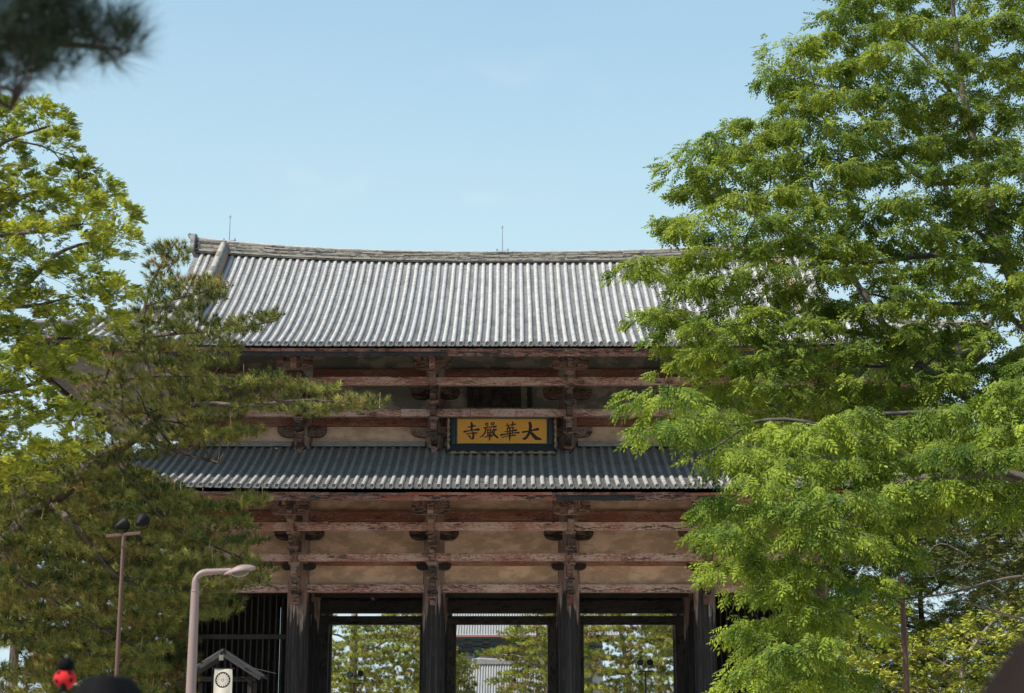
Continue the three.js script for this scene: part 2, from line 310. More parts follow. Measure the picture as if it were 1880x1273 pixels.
// beams crossing the passage from front to back
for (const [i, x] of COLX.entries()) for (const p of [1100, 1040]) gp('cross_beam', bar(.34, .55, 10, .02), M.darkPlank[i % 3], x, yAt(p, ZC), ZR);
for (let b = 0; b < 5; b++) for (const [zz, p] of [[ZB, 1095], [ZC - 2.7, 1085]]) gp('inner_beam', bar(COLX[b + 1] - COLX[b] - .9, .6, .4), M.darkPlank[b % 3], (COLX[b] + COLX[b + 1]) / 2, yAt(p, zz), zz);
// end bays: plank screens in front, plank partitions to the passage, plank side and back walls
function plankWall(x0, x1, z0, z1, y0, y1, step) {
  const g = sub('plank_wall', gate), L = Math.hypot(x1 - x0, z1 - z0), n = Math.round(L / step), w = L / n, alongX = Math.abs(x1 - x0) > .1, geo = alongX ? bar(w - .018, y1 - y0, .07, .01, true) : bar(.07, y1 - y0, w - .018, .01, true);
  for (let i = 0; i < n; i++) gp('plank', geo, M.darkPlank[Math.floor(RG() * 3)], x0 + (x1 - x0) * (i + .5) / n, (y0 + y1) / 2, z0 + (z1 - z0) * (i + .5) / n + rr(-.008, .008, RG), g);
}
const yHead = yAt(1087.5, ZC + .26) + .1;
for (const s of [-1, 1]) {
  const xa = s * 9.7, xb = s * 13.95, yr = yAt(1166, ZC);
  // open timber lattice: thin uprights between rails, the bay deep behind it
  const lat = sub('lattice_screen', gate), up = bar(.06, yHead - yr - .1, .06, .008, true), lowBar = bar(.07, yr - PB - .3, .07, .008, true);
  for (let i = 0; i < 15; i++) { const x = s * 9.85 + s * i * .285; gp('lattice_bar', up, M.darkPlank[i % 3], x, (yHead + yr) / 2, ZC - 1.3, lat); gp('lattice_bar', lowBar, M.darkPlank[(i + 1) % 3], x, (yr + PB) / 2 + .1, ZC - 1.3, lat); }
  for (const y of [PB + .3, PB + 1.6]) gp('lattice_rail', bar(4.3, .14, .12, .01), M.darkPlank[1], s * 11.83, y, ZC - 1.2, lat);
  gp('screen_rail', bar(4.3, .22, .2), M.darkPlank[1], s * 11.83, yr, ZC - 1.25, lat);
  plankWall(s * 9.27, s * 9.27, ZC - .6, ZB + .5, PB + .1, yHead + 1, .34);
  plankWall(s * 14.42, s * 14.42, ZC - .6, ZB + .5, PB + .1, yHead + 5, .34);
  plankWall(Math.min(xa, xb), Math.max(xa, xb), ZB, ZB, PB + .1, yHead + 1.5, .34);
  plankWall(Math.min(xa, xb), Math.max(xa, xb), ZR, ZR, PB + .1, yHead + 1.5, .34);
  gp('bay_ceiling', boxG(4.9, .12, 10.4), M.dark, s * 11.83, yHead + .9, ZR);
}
// back and side walls of the upper storey, closing the loft
gp('loft_wall', boxG(28.8, 12, .2), M.plaster[0], 0, yHead + 6.2, ZB - .1);
for (const s of [-1, 1]) gp('loft_wall', boxG(.2, 11, 10.4), M.plaster[1], s * 14.35, yHead + 5.8, ZR);

// ------------------------------------------------------------------ roofs
const XE = 21.3, EZ = ZC + 7.0; // eave corner and front eave line
const UP = { ye: yAt(634, EZ), depth: 12.3, yr: yAt(482, -85.15), a: .70, ridgeX: 15.5, sp: .3775 };
const LO = { ye: yAt(895.5, EZ), depth: 6.85, yr: yAt(823, -79.8), a: .76, sp: .402 };
function roofY(rf, x, d) { // height of the tile bed, d metres in from the eave
  const s = d / rf.depth, ax = Math.abs(x);
  const lr = rf.ridgeX ? .52 * Math.pow(Math.min(ax, 16) / rf.ridgeX, 2.4) : 0;
  return rf.ye + (rf.yr - rf.ye) * (rf.a * s + (1 - rf.a) * s * s) + lr * s * s + .75 * Math.pow(ax / XE, 5) * Math.max(0, 1 - s);
}
const halfGeo = (rings, seg, rad, flatEnd) => { // rings: [x,y,z,r] centre of a half-round cover tile
  const pos = [], idx = [], uv = [];
  for (const [i, q] of rings.entries()) for (let j = 0; j <= seg; j++) { const a = Math.PI * (-.12 + 1.24 * j / seg); pos.push(q[0] + Math.cos(a) * q[3] * q[4], q[1] + Math.sin(a) * q[3] * 1.12, q[2] + Math.cos(a) * q[3] * q[5]); uv.push(j * .05 + q[6], q[7]); }
  for (let i = 0; i < rings.length - 1; i++) for (let j = 0; j < seg; j++) { const a = i * (seg + 1) + j, b = a + seg + 1; idx.push(a, a + 1, b, b, a + 1, b + 1); }
  const g = new THREE.BufferGeometry(); g.setAttribute('position', new THREE.Float32BufferAttribute(pos, 3)); g.setAttribute('uv', new THREE.Float32BufferAttribute(uv, 2)); g.setIndex(idx); g.computeVertexNormals(); return g;
};
function rowRings(rf, x, d0, d1, side, r0, tileL = .37) { // side 0 = front, 1 = back, 2 = left, 3 = right
  const out = [], u = rr(0, 20, RG), n = Math.max(1, Math.round((d1 - d0) / tileL));
  const w1 = rr(.2, .5, RG), w2 = rr(0, 6, RG), P = (d, r, dx) => { dx += .014 * Math.sin(d * w1 + w2); const y = roofY(rf, x, d) + .035, v = d; return side < 2 ? [x + dx, y, side ? 2 * ZR - (EZ - d) : EZ - d, r, 1, 0, u, v] : [side === 2 ? -(XE - d) : XE - d, y, x + dx, r, 0, 1, u, v]; };
  for (let k = 0; k < n; k++) { const a = d0 + (d1 - d0) * k / n, b = d0 + (d1 - d0) * (k + 1) / n, dx = rr(-.004, .004, RG), q = r0 * rr(.985, 1.015, RG); out.push(P(a, q * 1.03, dx), P(a + .02, q * 1.03, dx), P(b, q * .96, dx)); }
  return out;
}
function panGeo(rf, xs, dOf, dTop, step) { // stepped courses of concave pan tiles between the cover rows (front slope)
  const pos = [], uv = [];
  const quad = (a, b, c, d) => { for (const q of [a, b, c, a, c, d]) { pos.push(q[0], q[1], q[2]); uv.push(q[0], q[2] + q[1]); } };
  for (let i = 0; i < xs.length - 1; i++) {
    const xa = xs[i], xb = xs[i + 1], xm = (xa + xb) / 2, top = dTop(xm);
    for (let d = 0, k = 0; d < top - .01; d += step, k++) {
      const e = Math.min(top, d + step), j = rr(-.008, .008, RG), y0 = roofY(rf, xm, d) + .042 + j, y1 = roofY(rf, xm, e) + .004 + j, yn = roofY(rf, xm, e) + .042;
      const F = (x, y, dd, c) => [x, y + c, EZ - dd];
      quad(F(xa, y0, d, .02), F(xm, y0, d, -.02), F(xm, y1, e, -.02), F(xa, y1, e, .02)); quad(F(xm, y0, d, -.02), F(xb, y0, d, .02), F(xb, y1, e, .02), F(xm, y1, e, -.02));
      if (k === 0) { quad(F(xa, y0 - .06, d, .0), F(xm, y0 - .06, d, -.03), F(xm, y0, d, -.02), F(xa, y0, d, .02)); quad(F(xm, y0 - .06, d, -.03), F(xb, y0 - .06, d, 0), F(xb, y0, d, .02), F(xm, y0, d, -.02)); }
      if (e < top) { quad(F(xa, y1, e, .02), F(xm, y1, e, -.02), F(xm, yn, e, -.02), F(xa, yn, e, .02)); quad(F(xm, y1, e, -.02), F(xb, y1, e, .02), F(xb, yn, e, .02), F(xm, yn, e, -.02)); }
    }
  }
  const g = new THREE.BufferGeometry(); g.setAttribute('position', new THREE.Float32BufferAttribute(pos, 3)); g.setAttribute('uv', new THREE.Float32BufferAttribute(uv, 2)); g.computeVertexNormals(); return g;
}
function sheet(fn, nu, nv) { const pos = [], uv = [], idx = []; for (let j = 0; j <= nv; j++) for (let i = 0; i <= nu; i++) { const p = fn(i / nu, j / nv); pos.push(...p); uv.push(p[0] + p[2] * .3, p[1] + p[2]); } for (let j = 0; j < nv; j++) for (let i = 0; i < nu; i++) { const a = j * (nu + 1) + i, b = a + nu + 1; idx.push(a, a + 1, b, b, a + 1, b + 1); } const g = new THREE.BufferGeometry(); g.setAttribute('position', new THREE.Float32BufferAttribute(pos, 3)); g.setAttribute('uv', new THREE.Float32BufferAttribute(uv, 2)); g.setIndex(idx); g.computeVertexNormals(); return g; }
function discGeo(r) { const g = new THREE.LatheGeometry([[0, .03], [.28, .03], [.3, .012], [.62, .012], [.66, .05], [.98, .05], [1.03, .03], [1.03, -.07], [0, -.07]].map(q => new THREE.Vector2(q[0] * r, q[1])), 16); g.rotateX(Math.PI / 2); return g; }
const disc = discGeo(.112);
// everything of a roof is written in gate coordinates (x about the axis, true y and z) and dropped into the gate's frame at once
const toLocal = g => g.translate(0, -PB, -ZR);
for (const [rf, name] of [[LO, 'lower_roof'], [UP, 'upper_roof']]) {
  const isUp = rf === UP, roof = sub(name, gate), tileM = isUp ? M.tile : M.tileDark, panM = isUp ? M.pan : M.panDark;
  const hipD = x => XE - Math.abs(x);
  const dTop = x => isUp ? (Math.abs(x) <= rf.ridgeX ? rf.depth : Math.min(rf.depth, hipD(x))) : Math.min(rf.depth, hipD(x));
  const xs = []; const n = Math.floor((XE - .2) / rf.sp); for (let i = -n; i <= n; i++) xs.push((i + (isUp ? .5 : .5)) * rf.sp);
  for (const x of xs) {
    const top = dTop(x); if (top < .35) continue;
    const g = halfGeo(rowRings(rf, x, -.04, top, 0, .098), 7);
    part('cover_tile_row', toLocal(g), pick(tileM), roof);
    const e = gp('eave_tile_end', disc, M.disc, x, roofY(rf, x, 0) + .045, EZ + .06, roof); e.rotation.z = rr(0, 6, RG);
  }
  stuff(part('pan_tile_field', toLocal(panGeo(rf, xs, 0, dTop, isUp ? .15 : .15)), panM, roof));
  // the other three slopes: bed plus cover rows joined
  const oth = [];
  for (const side of [1, 2, 3]) {
    const half = side === 1 ? XE : (ZR - EZ) * -1;
    for (let t = -half + .3; t < half; t += rf.sp * 2) {
      const x = side === 1 ? t : t; let top;
      if (side === 1) top = dTop(x); else { const lim = isUp ? XE - rf.ridgeX : rf.depth; top = Math.min(lim, half - Math.abs(t)); }
      if (top < .4) continue;
      const rings = rowRings(rf, side === 1 ? x : 0, 0, top, side, .1, .8);
      if (side > 1) for (const q of rings) { q[2] += ZR + t; }
      oth.push(halfGeo(rings, 4));
    }
  }
  const bed = [];
  bed.push(sheet((u, v) => { const x = (u * 2 - 1) * XE * .995, d = v * dTop(x); return [x, roofY(rf, x, d) - .02, 2 * ZR - (EZ - d)]; }, 60, 10));
  bed.push(sheet((u, v) => { const x = (u * 2 - 1) * XE * .995, d = v * dTop(x); return [x, roofY(rf, x, d) - .06, EZ - d]; }, 90, 12)); // boarding under the front tiles
  for (const s of [-1, 1]) bed.push(sheet((u, v) => { const half = ZR - EZ, t = (u * 2 - 1) * -half, lim = isUp ? XE - rf.ridgeX : rf.depth, d = v * Math.max(0, Math.min(lim, -half - Math.abs(t))); return [s * (XE - d), roofY(rf, 0, d) - .02, ZR + t]; }, 40, 6));
  stuff(part('rear_tile_rows', toLocal(mergeGeometries(oth)), tileM[1], roof));
  part('roof_bed', toLocal(mergeGeometries(bed)), panM, roof);
  // eave boards in lengths, some stripped of paint
  const pTop = isUp ? [639.5, 645] : [904, 908.6], pBot = isUp ? [645.2, 653.6] : [908.8, 919];
  for (const [row, pp] of [[0, pTop], [1, pBot]]) {
    const zf = EZ - .12 - row * .1; let x = -XE + .3, k = 0;
    const marks = isUp ? [-14, -9.5, -6.6, -2.3, 1.2, 6.8, 11.5, 16.5] : row ? [-15, -9.9, -5.3, -3.7, 2.37, 5.7, 10.2, 16] : [-13, -4.1, 2.2, 8, 15];
    for (const xb of [...marks, XE - .3]) {
      const y0 = yAt(pp[1], zf), y1 = yAt(pp[0], zf), L = xb - x, xm = (x + xb) / 2, lift = q => roofY(rf, q, 0) - roofY(rf, 0, 0);
      let mat; if (isUp) mat = row ? (k === 4 || k === 5 ? M.board[1] : M.boardDark) : M.board[1];
      else mat = row ? (k === 5 ? M.boardDark : k === 2 ? M.board[1] : k === 6 ? M.board[1] : M.board[0]) : M.board[k % 2];
      const b = gp('eave_board', bar(L - .01, y1 - y0, .13, .012), mat, xm, (y0 + y1) / 2 + lift(xm), zf - .065, roof);
      b.rotation.z = Math.atan2(lift(xb) - lift(x), L); x = xb; k++;
    }
    // the same boards on the other sides, joined
    if (row) { const y = (yAt(pp[0], zf) + yAt(pp[1], zf)) / 2, q = []; q.push(boxG(XE * 2 - 1, .26, .14).translate(0, y + .1, 2 * ZR - EZ + .2)); for (const s of [-1, 1]) q.push(boxG(.14, .26, (EZ - ZR) * 2 - 1).translate(s * (XE - .3), y + .1, ZR)); part('side_eave_board', toLocal(mergeGeometries(q)), M.boardDark, roof); }
  }
  // rafters and soffit boards under the overhang
  const yf = yAt(isUp ? 650 : 915, EZ - .25), yw = yf + (isUp ? 2.05 : 1.5), raf = [];
  for (let x = -20.4; x <= 20.4; x += .62) { const L = Math.hypot(6.7, yw - yf), g = boxG(.15, .2, L); g.rotateX(Math.atan2(yw - yf, 6.7)); g.translate(x, (yf + yw) / 2 - .02 + roofY(rf, x, 0) - roofY(rf, 0, 0), EZ - .3 - 3.35); raf.push(g); }
  stuff(part('rafters', toLocal(mergeGeometries(raf)), M.arm[0], roof));
  part('soffit', toLocal(sheet((u, v) => { const x = (u * 2 - 1) * (XE - .4); return [x, yf + .12 + (yw - yf) * v + roofY(rf, x, 0) - roofY(rf, 0, 0), EZ - .3 - 6.7 * v]; }, 50, 2)), M.arm[1], roof);
  gp('eave_purlin', bar(XE * 2 - 4, .3, .3, .05), M.beamRed[0], 0, yAt(isUp ? 655 : 920, ZC + OUT(6) - .36) + .22, ZC + OUT(6) - .36, roof);
  // hip ridges running out to the corners
  for (const sx of [-1, 1]) for (const sz of [0, 1]) {
    const hip = [], dMax = isUp ? XE - rf.ridgeX : rf.depth - .2; for (let k = 0; k <= 8; k++) { const d = dMax * k / 8 + .1, z = EZ - d; hip.push([sx * (XE - d), roofY(rf, XE - d, d) + .2, sz ? 2 * ZR - z : z, .2]); }
    part('hip_ridge', toLocal(tube(hip, 8, .5)), M.noshi[1], roof);
  }
}
{ // flashing course where the lower roof meets the wall
  const lower = gate.children.find(c => c.name === 'lower_roof');
  for (let k = 0; k < 3; k++) for (const [a, b] of between(.45)) gp('flashing_course', bar(b - a, .085, .34 - k * .06, .02), M.tileDark[k % 3], (a + b) / 2, LO.yr + .07 + k * .09, ZC + .35 - k * .03, lower);
}
{ // main ridge of the upper roof
  const roof = gate.children.find(c => c.name === 'upper_roof');
  const top = x => roofY(UP, x, UP.depth) - .02, NC = 10;
  for (let c = 0; c < NC; c++) {
    const q = [], dep = .74 - c * .02 + (c === 1 ? .18 : 0); let x = -UP.ridgeX - .15 + rr(0, .2, RG);
    while (x < UP.ridgeX) { const L = Math.min(rr(.5, 1.5, RG), UP.ridgeX + .2 - x), xm = x + L / 2, hh = .058 * (1 + .35 * Math.pow(Math.abs(xm) / UP.ridgeX, 3)); const g = boxG(L - .008, hh - .007, dep + rr(-.075, .075, RG)); g.rotateZ(Math.atan2(top(x + L) - top(x), L) + rr(-.004, .004, RG)); g.translate(xm, top(xm) + hh * (c + .5) + rr(-.006, .006, RG), ZR + rr(-.012, .012, RG)); q.push(g); x += L; }
    part('ridge_course', toLocal(mergeGeometries(q)), M.noshi[c === 1 || c === 5 ? 2 : (c * 7 + 1) % 4], roof);
  }
  const cap = [], hTop = x => top(x) + .058 * NC * (1 + .35 * Math.pow(Math.abs(x) / UP.ridgeX, 3)); for (let k = 0; k <= 40; k++) { const x = (k / 20 - 1) * (UP.ridgeX + .1); cap.push([x, hTop(x) + .03, ZR, .1]); }
  part('ridge_cap', toLocal(tube(cap, 8, .6)), M.tile[1], roof);
  gate.userData.hTop = undefined; delete gate.userData.hTop; globalThis.ridgeTop = hTop;
  for (const s of [-1, 1]) {
    // ogre tile at the ridge end with its projecting horn
    const sh = new THREE.Shape(); sh.moveTo(-.62, -.35); sh.quadraticCurveTo(-.78, -.1, -.6, .1); sh.quadraticCurveTo(-.55, .5, -.28, .68); sh.quadraticCurveTo(0, .82, .28, .68); sh.quadraticCurveTo(.55, .5, .6, .1); sh.quadraticCurveTo(.78, -.1, .62, -.35); sh.quadraticCurveTo(0, -.1, -.62, -.35);
    const g = new THREE.ExtrudeGeometry(sh, { depth: .16, bevelEnabled: true, bevelSize: .03, bevelThickness: .04, bevelSegments: 2 }); g.rotateY(s * Math.PI / 2);
    const x = s * (UP.ridgeX + .18), o = gp('ridge_end_tile', metreUV(g), M.disc, x, top(15.5) + .3, ZR, roof);
    part('horn_tile', tube([[-s * .1, .42, 0, .1], [s * .12, .5, 0, .11], [s * .3, .64, 0, .11], [s * .36, .78, 0, .1]], 10, .1), M.tileDark[0], o);
    for (const dz of [-.3, .3]) part('scroll_boss', new THREE.SphereGeometry(.13, 10, 8), M.disc, o, [s * .17, -.05, dz]);
    // ridge coming down the slope beside the gable, front and back
    for (const bk of [0, 1]) {
      const xx = s * 14.2, body = [], capP = [];
      const zf = d => bk ? 2 * ZR - (EZ - d) : EZ - d;
      for (let k = 0; k <= 12; k++) { const d = 4.4 + (12.05 - 4.4) * k / 12, y = roofY(UP, xx, d); capP.push([xx, y + .70, zf(d), .17]); body.push([d, y]); }
      const bodyG = sheet((u, v) => { const k = u * 12, i = Math.min(11, Math.floor(k)), f = k - i, d = body[i][0] * (1 - f) + body[i + 1][0] * f, y = body[i][1] * (1 - f) + body[i + 1][1] * f, w = [[-.28, -.05], [-.21, .70], [.21, .70], [.28, -.05]], m = v * 3, a = Math.min(2, Math.floor(m)), h = m - a; return [xx + w[a][0] * (1 - h) + w[a + 1][0] * h, y + w[a][1] * (1 - h) + w[a + 1][1] * h, zf(d)]; }, 24, 3);
      const rd = part('descending_ridge', toLocal(bodyG), M.moss, roof); part('ridge_cap', toLocal(tube(capP, 8, .5)), M.noshi[0], rd);
      const og = gp('ridge_end_tile', metreUV(new THREE.ExtrudeGeometry(sh, { depth: .1, bevelEnabled: false })).scale(.6, .7, 1), M.disc, xx, roofY(UP, xx, 4.4) + .25, zf(4.4) + (bk ? -.1 : 0), roof);
    }
    // gable wall and barge boards
    const gs = new THREE.Shape(); const yb = roofY(UP, UP.ridgeX, XE - UP.ridgeX); gs.moveTo(-7, 0); for (let k = -10; k <= 10; k++) { const z = k * .7, d = UP.depth - Math.abs(z); gs.lineTo(z, Math.max(0, roofY(UP, 15, d) - .25 - yb)); } gs.lineTo(7, 0);
    const gw = new THREE.ExtrudeGeometry(gs, { depth: .15, bevelEnabled: false }); gw.rotateY(Math.PI / 2);
    gp('gable_wall', metreUV(gw), M.plaster[0], s * 14.75 - .075, yb, ZR, roof);
    for (const bk of [-1, 1]) { const pts = []; for (let k = 0; k <= 10; k++) { const d = XE - UP.ridgeX + (UP.depth - XE + UP.ridgeX) * k / 10; pts.push([s * (UP.ridgeX + .02), roofY(UP, UP.ridgeX, d) - .22, ZR + bk * (UP.depth - d), .17]); } part('barge_board', toLocal(tube(pts, 6, .8)), M.boardDark, roof); }
  }
}
{ // stone podium and steps
  const pod = tag(part('stone_podium', bar(34, PB, 17, .03), M.stone, scene, [GX, PB / 2, ZR]), 'broad dressed stone podium carrying the great gate', 'podium');
  const st = thing('stone_steps', 'flight of stone steps up to the gate podium', 'steps', [GX, 0, ZR + 8.5]);
  for (let k = 0; k < 10; k++) part('step', bar(19, .17, .36, .02), M.stone, st, [0, .085 + k * .17, (9 - k) * .36 + .18]);
}

// ------------------------------------------------------------------ signboard under the upper eaves
{
  const z = ZC + 1.25, A = at(840, 770, z), B = at(1003.5, 814, z), w = B.x - A.x, h = A.y - B.y, cx = (A.x + B.x) / 2, cy = (A.y + B.y) / 2;
  const sg = thing('signboard', 'ochre temple name board with four black brush characters and dark scalloped frame', 'signboard', [cx, cy, z]);
  sg.rotation.x = .07;
  const cv = document.createElement('canvas'); cv.width = 1024; cv.height = 276; const c = cv.getContext('2d');
  c.fillStyle = '#dc9a30'; c.fillRect(0, 0, 1024, 276);
  const rs = rng(71); for (let i = 0; i < 2600; i++) { c.fillStyle = rs() > .5 ? 'rgba(120,70,15,.06)' : 'rgba(235,175,80,.06)'; c.fillRect(rs() * 1024, rs() * 276, 20 + rs() * 80, 1 + rs() * 2); }
  c.strokeStyle = 'rgba(150,95,25,.5)'; c.lineWidth = 2; for (let x = 170; x < 1024; x += 171) { c.beginPath(); c.moveTo(x, 0); c.lineTo(x, 276); c.stroke(); }
  c.fillStyle = '#0a0807'; c.strokeStyle = '#0a0807'; c.lineCap = 'round'; c.lineJoin = 'round';
  // brush stroke: tapered polyline through points [x,y,width]
  const brush = (pts) => { for (let i = 0; i < pts.length - 1; i++) { const a = pts[i], b = pts[i + 1], n = Math.max(4, Math.ceil(Math.hypot(b[0] - a[0], b[1] - a[1]) / 2)); for (let k = 0; k <= n; k++) { const t = k / n; c.beginPath(); c.arc(a[0] + (b[0] - a[0]) * t, a[1] + (b[1] - a[1]) * t, (a[2] + (b[2] - a[2]) * t) / 2, 0, 7); c.fill(); } } };
  // strokes were read off the board in a frame 1880 x 806, board from (180,185) to (1620,555)
  const S = (...q) => brush(q.map(([x, y, wd]) => [(x - 180) / 1440 * 1024, (y - 182) / 373 * 276, wd * 1.15 * 1024 / 1440]));
  // the character on the far left of the board
  S([405, 240, 24], [412, 270, 34], [408, 360, 26]); S([350, 308, 14], [400, 300, 20], [462, 285, 24]); S([292, 378, 30], [360, 366, 16], [440, 352, 18], [520, 345, 36]); S([318, 412, 12], [400, 402, 16], [490, 398, 24]); S([432, 385, 24], [440, 440, 28], [430, 480, 32], [405, 492, 12], [388, 478, 8]); S([352, 428, 14], [385, 462, 26]);
  // the second
  S([632, 250, 14], [640, 280, 16], [676, 272, 12]); S([632, 252, 14], [672, 246, 16], [676, 274, 12]); S([722, 245, 14], [728, 272, 14], [770, 264, 16]); S([722, 245, 14], [768, 238, 18], [770, 266, 14]);
  S([606, 322, 20], [700, 306, 16], [800, 298, 26]); S([668, 290, 10], [662, 316, 10]); S([640, 326, 20], [628, 390, 22], [590, 440, 20], [545, 462, 12]); S([668, 345, 12], [720, 335, 14]); S([664, 368, 12], [720, 360, 12]); S([664, 392, 12], [722, 384, 12]); S([668, 340, 16], [670, 455, 14]); S([718, 332, 14], [718, 400, 14], [700, 510, 12]); S([625, 462, 16], [680, 444, 12], [735, 430, 14]); S([690, 400, 16], [698, 440, 22], [694, 512, 10]);
  S([770, 325, 14], [750, 370, 16], [730, 400, 10]); S([745, 356, 12], [806, 346, 24]); S([785, 352, 18], [765, 410, 20], [728, 458, 16]); S([742, 372, 14], [780, 430, 30], [828, 468, 26]);
  // the third
  S([958, 285, 12], [1030, 275, 14], [1112, 262, 22]); S([985, 250, 14], [1000, 308, 20]); S([1075, 232, 22], [1060, 305, 14]); S([980, 330, 12], [1095, 314, 14]); S([940, 380, 12], [1030, 368, 14], [1128, 355, 28]); S([880, 430, 26], [980, 412, 16], [1090, 396, 16], [1172, 392, 26]); S([905, 465, 14], [1010, 440, 14], [1110, 432, 24]); S([985, 325, 18], [992, 420, 14]); S([1078, 318, 18], [1066, 415, 14]); S([1022, 310, 22], [1030, 380, 26], [1026, 470, 26], [1024, 522, 8]);
  // the character on the far right of the board
  S([1232, 385, 26], [1320, 372, 22], [1420, 350, 26], [1478, 340, 40]); S([1350, 245, 40], [1362, 290, 44], [1350, 380, 40], [1310, 450, 36], [1268, 488, 34], [1236, 482, 14]); S([1352, 372, 20], [1395, 420, 46], [1450, 478, 52], [1530, 494, 22]); S([1440, 496, 18], [1500, 498, 14]);
  const t = new THREE.CanvasTexture(cv); t.colorSpace = THREE.SRGBColorSpace; t.anisotropy = 8;
  const face = new THREE.BoxGeometry(w, h, .06); { const uv = face.attributes.uv; for (let i = 0; i < 16; i++) uv.setXY(i, .02, .02); for (let i = 20; i < 24; i++) uv.setXY(i, .02, .02); }
  part('board', face, std({ map: t, roughness: .6 }), sg, [0, 0, 0]);
  const green = std({ color: new THREE.Color().setRGB(.055, .16, .11), roughness: .7 }), navy = std({ color: new THREE.Color().setRGB(.014, .018, .03), roughness: .5 }), gilt = std({ map: tileTex(700, [.26, .19, .10], [.07, .06, .05], [.42, .36, .26]), roughness: .6 });
  for (const [ww, hh, x, y] of [[w + .09, .045, 0, h / 2 + .022], [w + .09, .045, 0, -h / 2 - .022], [.045, h, -w / 2 - .022, 0], [.045, h, w / 2 + .022, 0]]) part('green_border', bar(ww, hh, .09, .008), green, sg, [x, y, .01]);
  for (const [ww, hh, x, y, rx, ry] of [[w + .7, .34, 0, h / 2 + .24, .35, 0], [w + .7, .34, 0, -h / 2 - .24, -.35, 0], [.28, h + .14, -w / 2 - .21, 0, 0, -.35], [.28, h + .14, w / 2 + .21, 0, 0, .35]]) { const m = part('frame', bar(ww, hh, .08, .02), navy, sg, [x, y, .06]); m.rotation.set(rx, ry, 0); }
  // scalloped outer edge
  const scal = (L, n) => { const s = new THREE.Shape(); s.moveTo(-L / 2, -.05); for (let i = 0; i < n; i++) { const a = -L / 2 + L * i / n, b = -L / 2 + L * (i + 1) / n; s.quadraticCurveTo((a + b) / 2, .13, b, -.01); } s.lineTo(L / 2, -.05); s.lineTo(-L / 2, -.05); const g = new THREE.ExtrudeGeometry(s, { depth: .1, bevelEnabled: true, bevelSize: .015, bevelThickness: .02, bevelSegments: 1, curveSegments: 5 }); return metreUV(g); };
  const sx = scal(w + .8, 11), sy = scal(h + .6, 6);
  for (const [g, x, y, r] of [[sx, 0, -h / 2 - .44, 0], [sx, 0, h / 2 + .44, Math.PI], [sy, -w / 2 - .4, 0, -Math.PI / 2], [sy, w / 2 + .4, 0, Math.PI / 2]]) { const m = part('scalloped_edge', g, gilt, sg, [x, y, .08]); m.rotation.z = r; }
  for (const x of [-w / 2, w / 2]) part('hanger', tube([[x, -h / 2 - .3, -.05, .05], [x, -h / 2 - .3, -.9, .06], [x, -h / 2 - .25, -2.2, .06]], 6, .4), M.boardDark, sg);
}
// lightning rods on the ridge
for (const [k, x] of [-13.98, 0, 13.98].entries()) {
  const lr = thing('lightning_rod', ['slender lightning rod on the ridge beside the descending ridge above the pine', 'slender lightning rod at the middle of the gate roof ridge', 'slender lightning rod on the ridge end beside the leafy green tree'][k], 'lightning rod', [GX + x, ridgeTop(x) + .1, ZR], 0, 'lightning rods on the gate ridge');
  const steel = M.steel ??= std({ color: new THREE.Color().setRGB(.22, .22, .23), metalness: .6, roughness: .5 });
  part('rod', tube([[0, 0, 0, .022], [0, .6, 0, .02], [0, 1.3, 0, .012]], 6, .4), steel, lr); part('tip', tube([[0, 1.25, 0, .02], [0, 1.34, 0, .026], [0, 1.42, 0, .004]], 6, .05), steel, lr);
  for (const s of [-1, 1]) part('prong', tube([[0, 1.2, 0, .008], [s * .05, 1.26, 0, .008], [s * .06, 1.34, 0, .004]], 5, .05), steel, lr);
  const ft = part('saddle', bar(.7, .03, .12), steel, lr, [0, .01, 0]); for (const s of [-1, 1]) part('stay_bolt', new THREE.CylinderGeometry(.035, .035, .12, 8), steel, ft, [s * .28, .06, 0]);
}
// ------------------------------------------------------------------ trees
function inPoly(p, x, y) { let c = false; for (let i = 0, j = p.length - 1; i < p.length; j = i++) { const [xi, yi] = p[i], [xj, yj] = p[j]; if ((yi > y) !== (yj > y) && x < (xj - xi) * (y - yi) / (yj - yi) + xi) c = !c; } return c; }
function edgeDist(p, x, y) { let m = 1e9; for (let i = 0, j = p.length - 1; i < p.length; j = i++) { const [ax, ay] = p[j], [bx, by] = p[i], dx = bx - ax, dy = by - ay, t = Math.max(0, Math.min(1, ((x - ax) * dx + (y - ay) * dy) / (dx * dx + dy * dy + 1e-9))); m = Math.min(m, Math.hypot(x - ax - dx * t, y - ay - dy * t)); } return m; }
function bounds(p) { const xs = p.map(q => q[0]), ys = p.map(q => q[1]); return [Math.min(...xs), Math.min(...ys), Math.max(...xs), Math.max(...ys)]; }
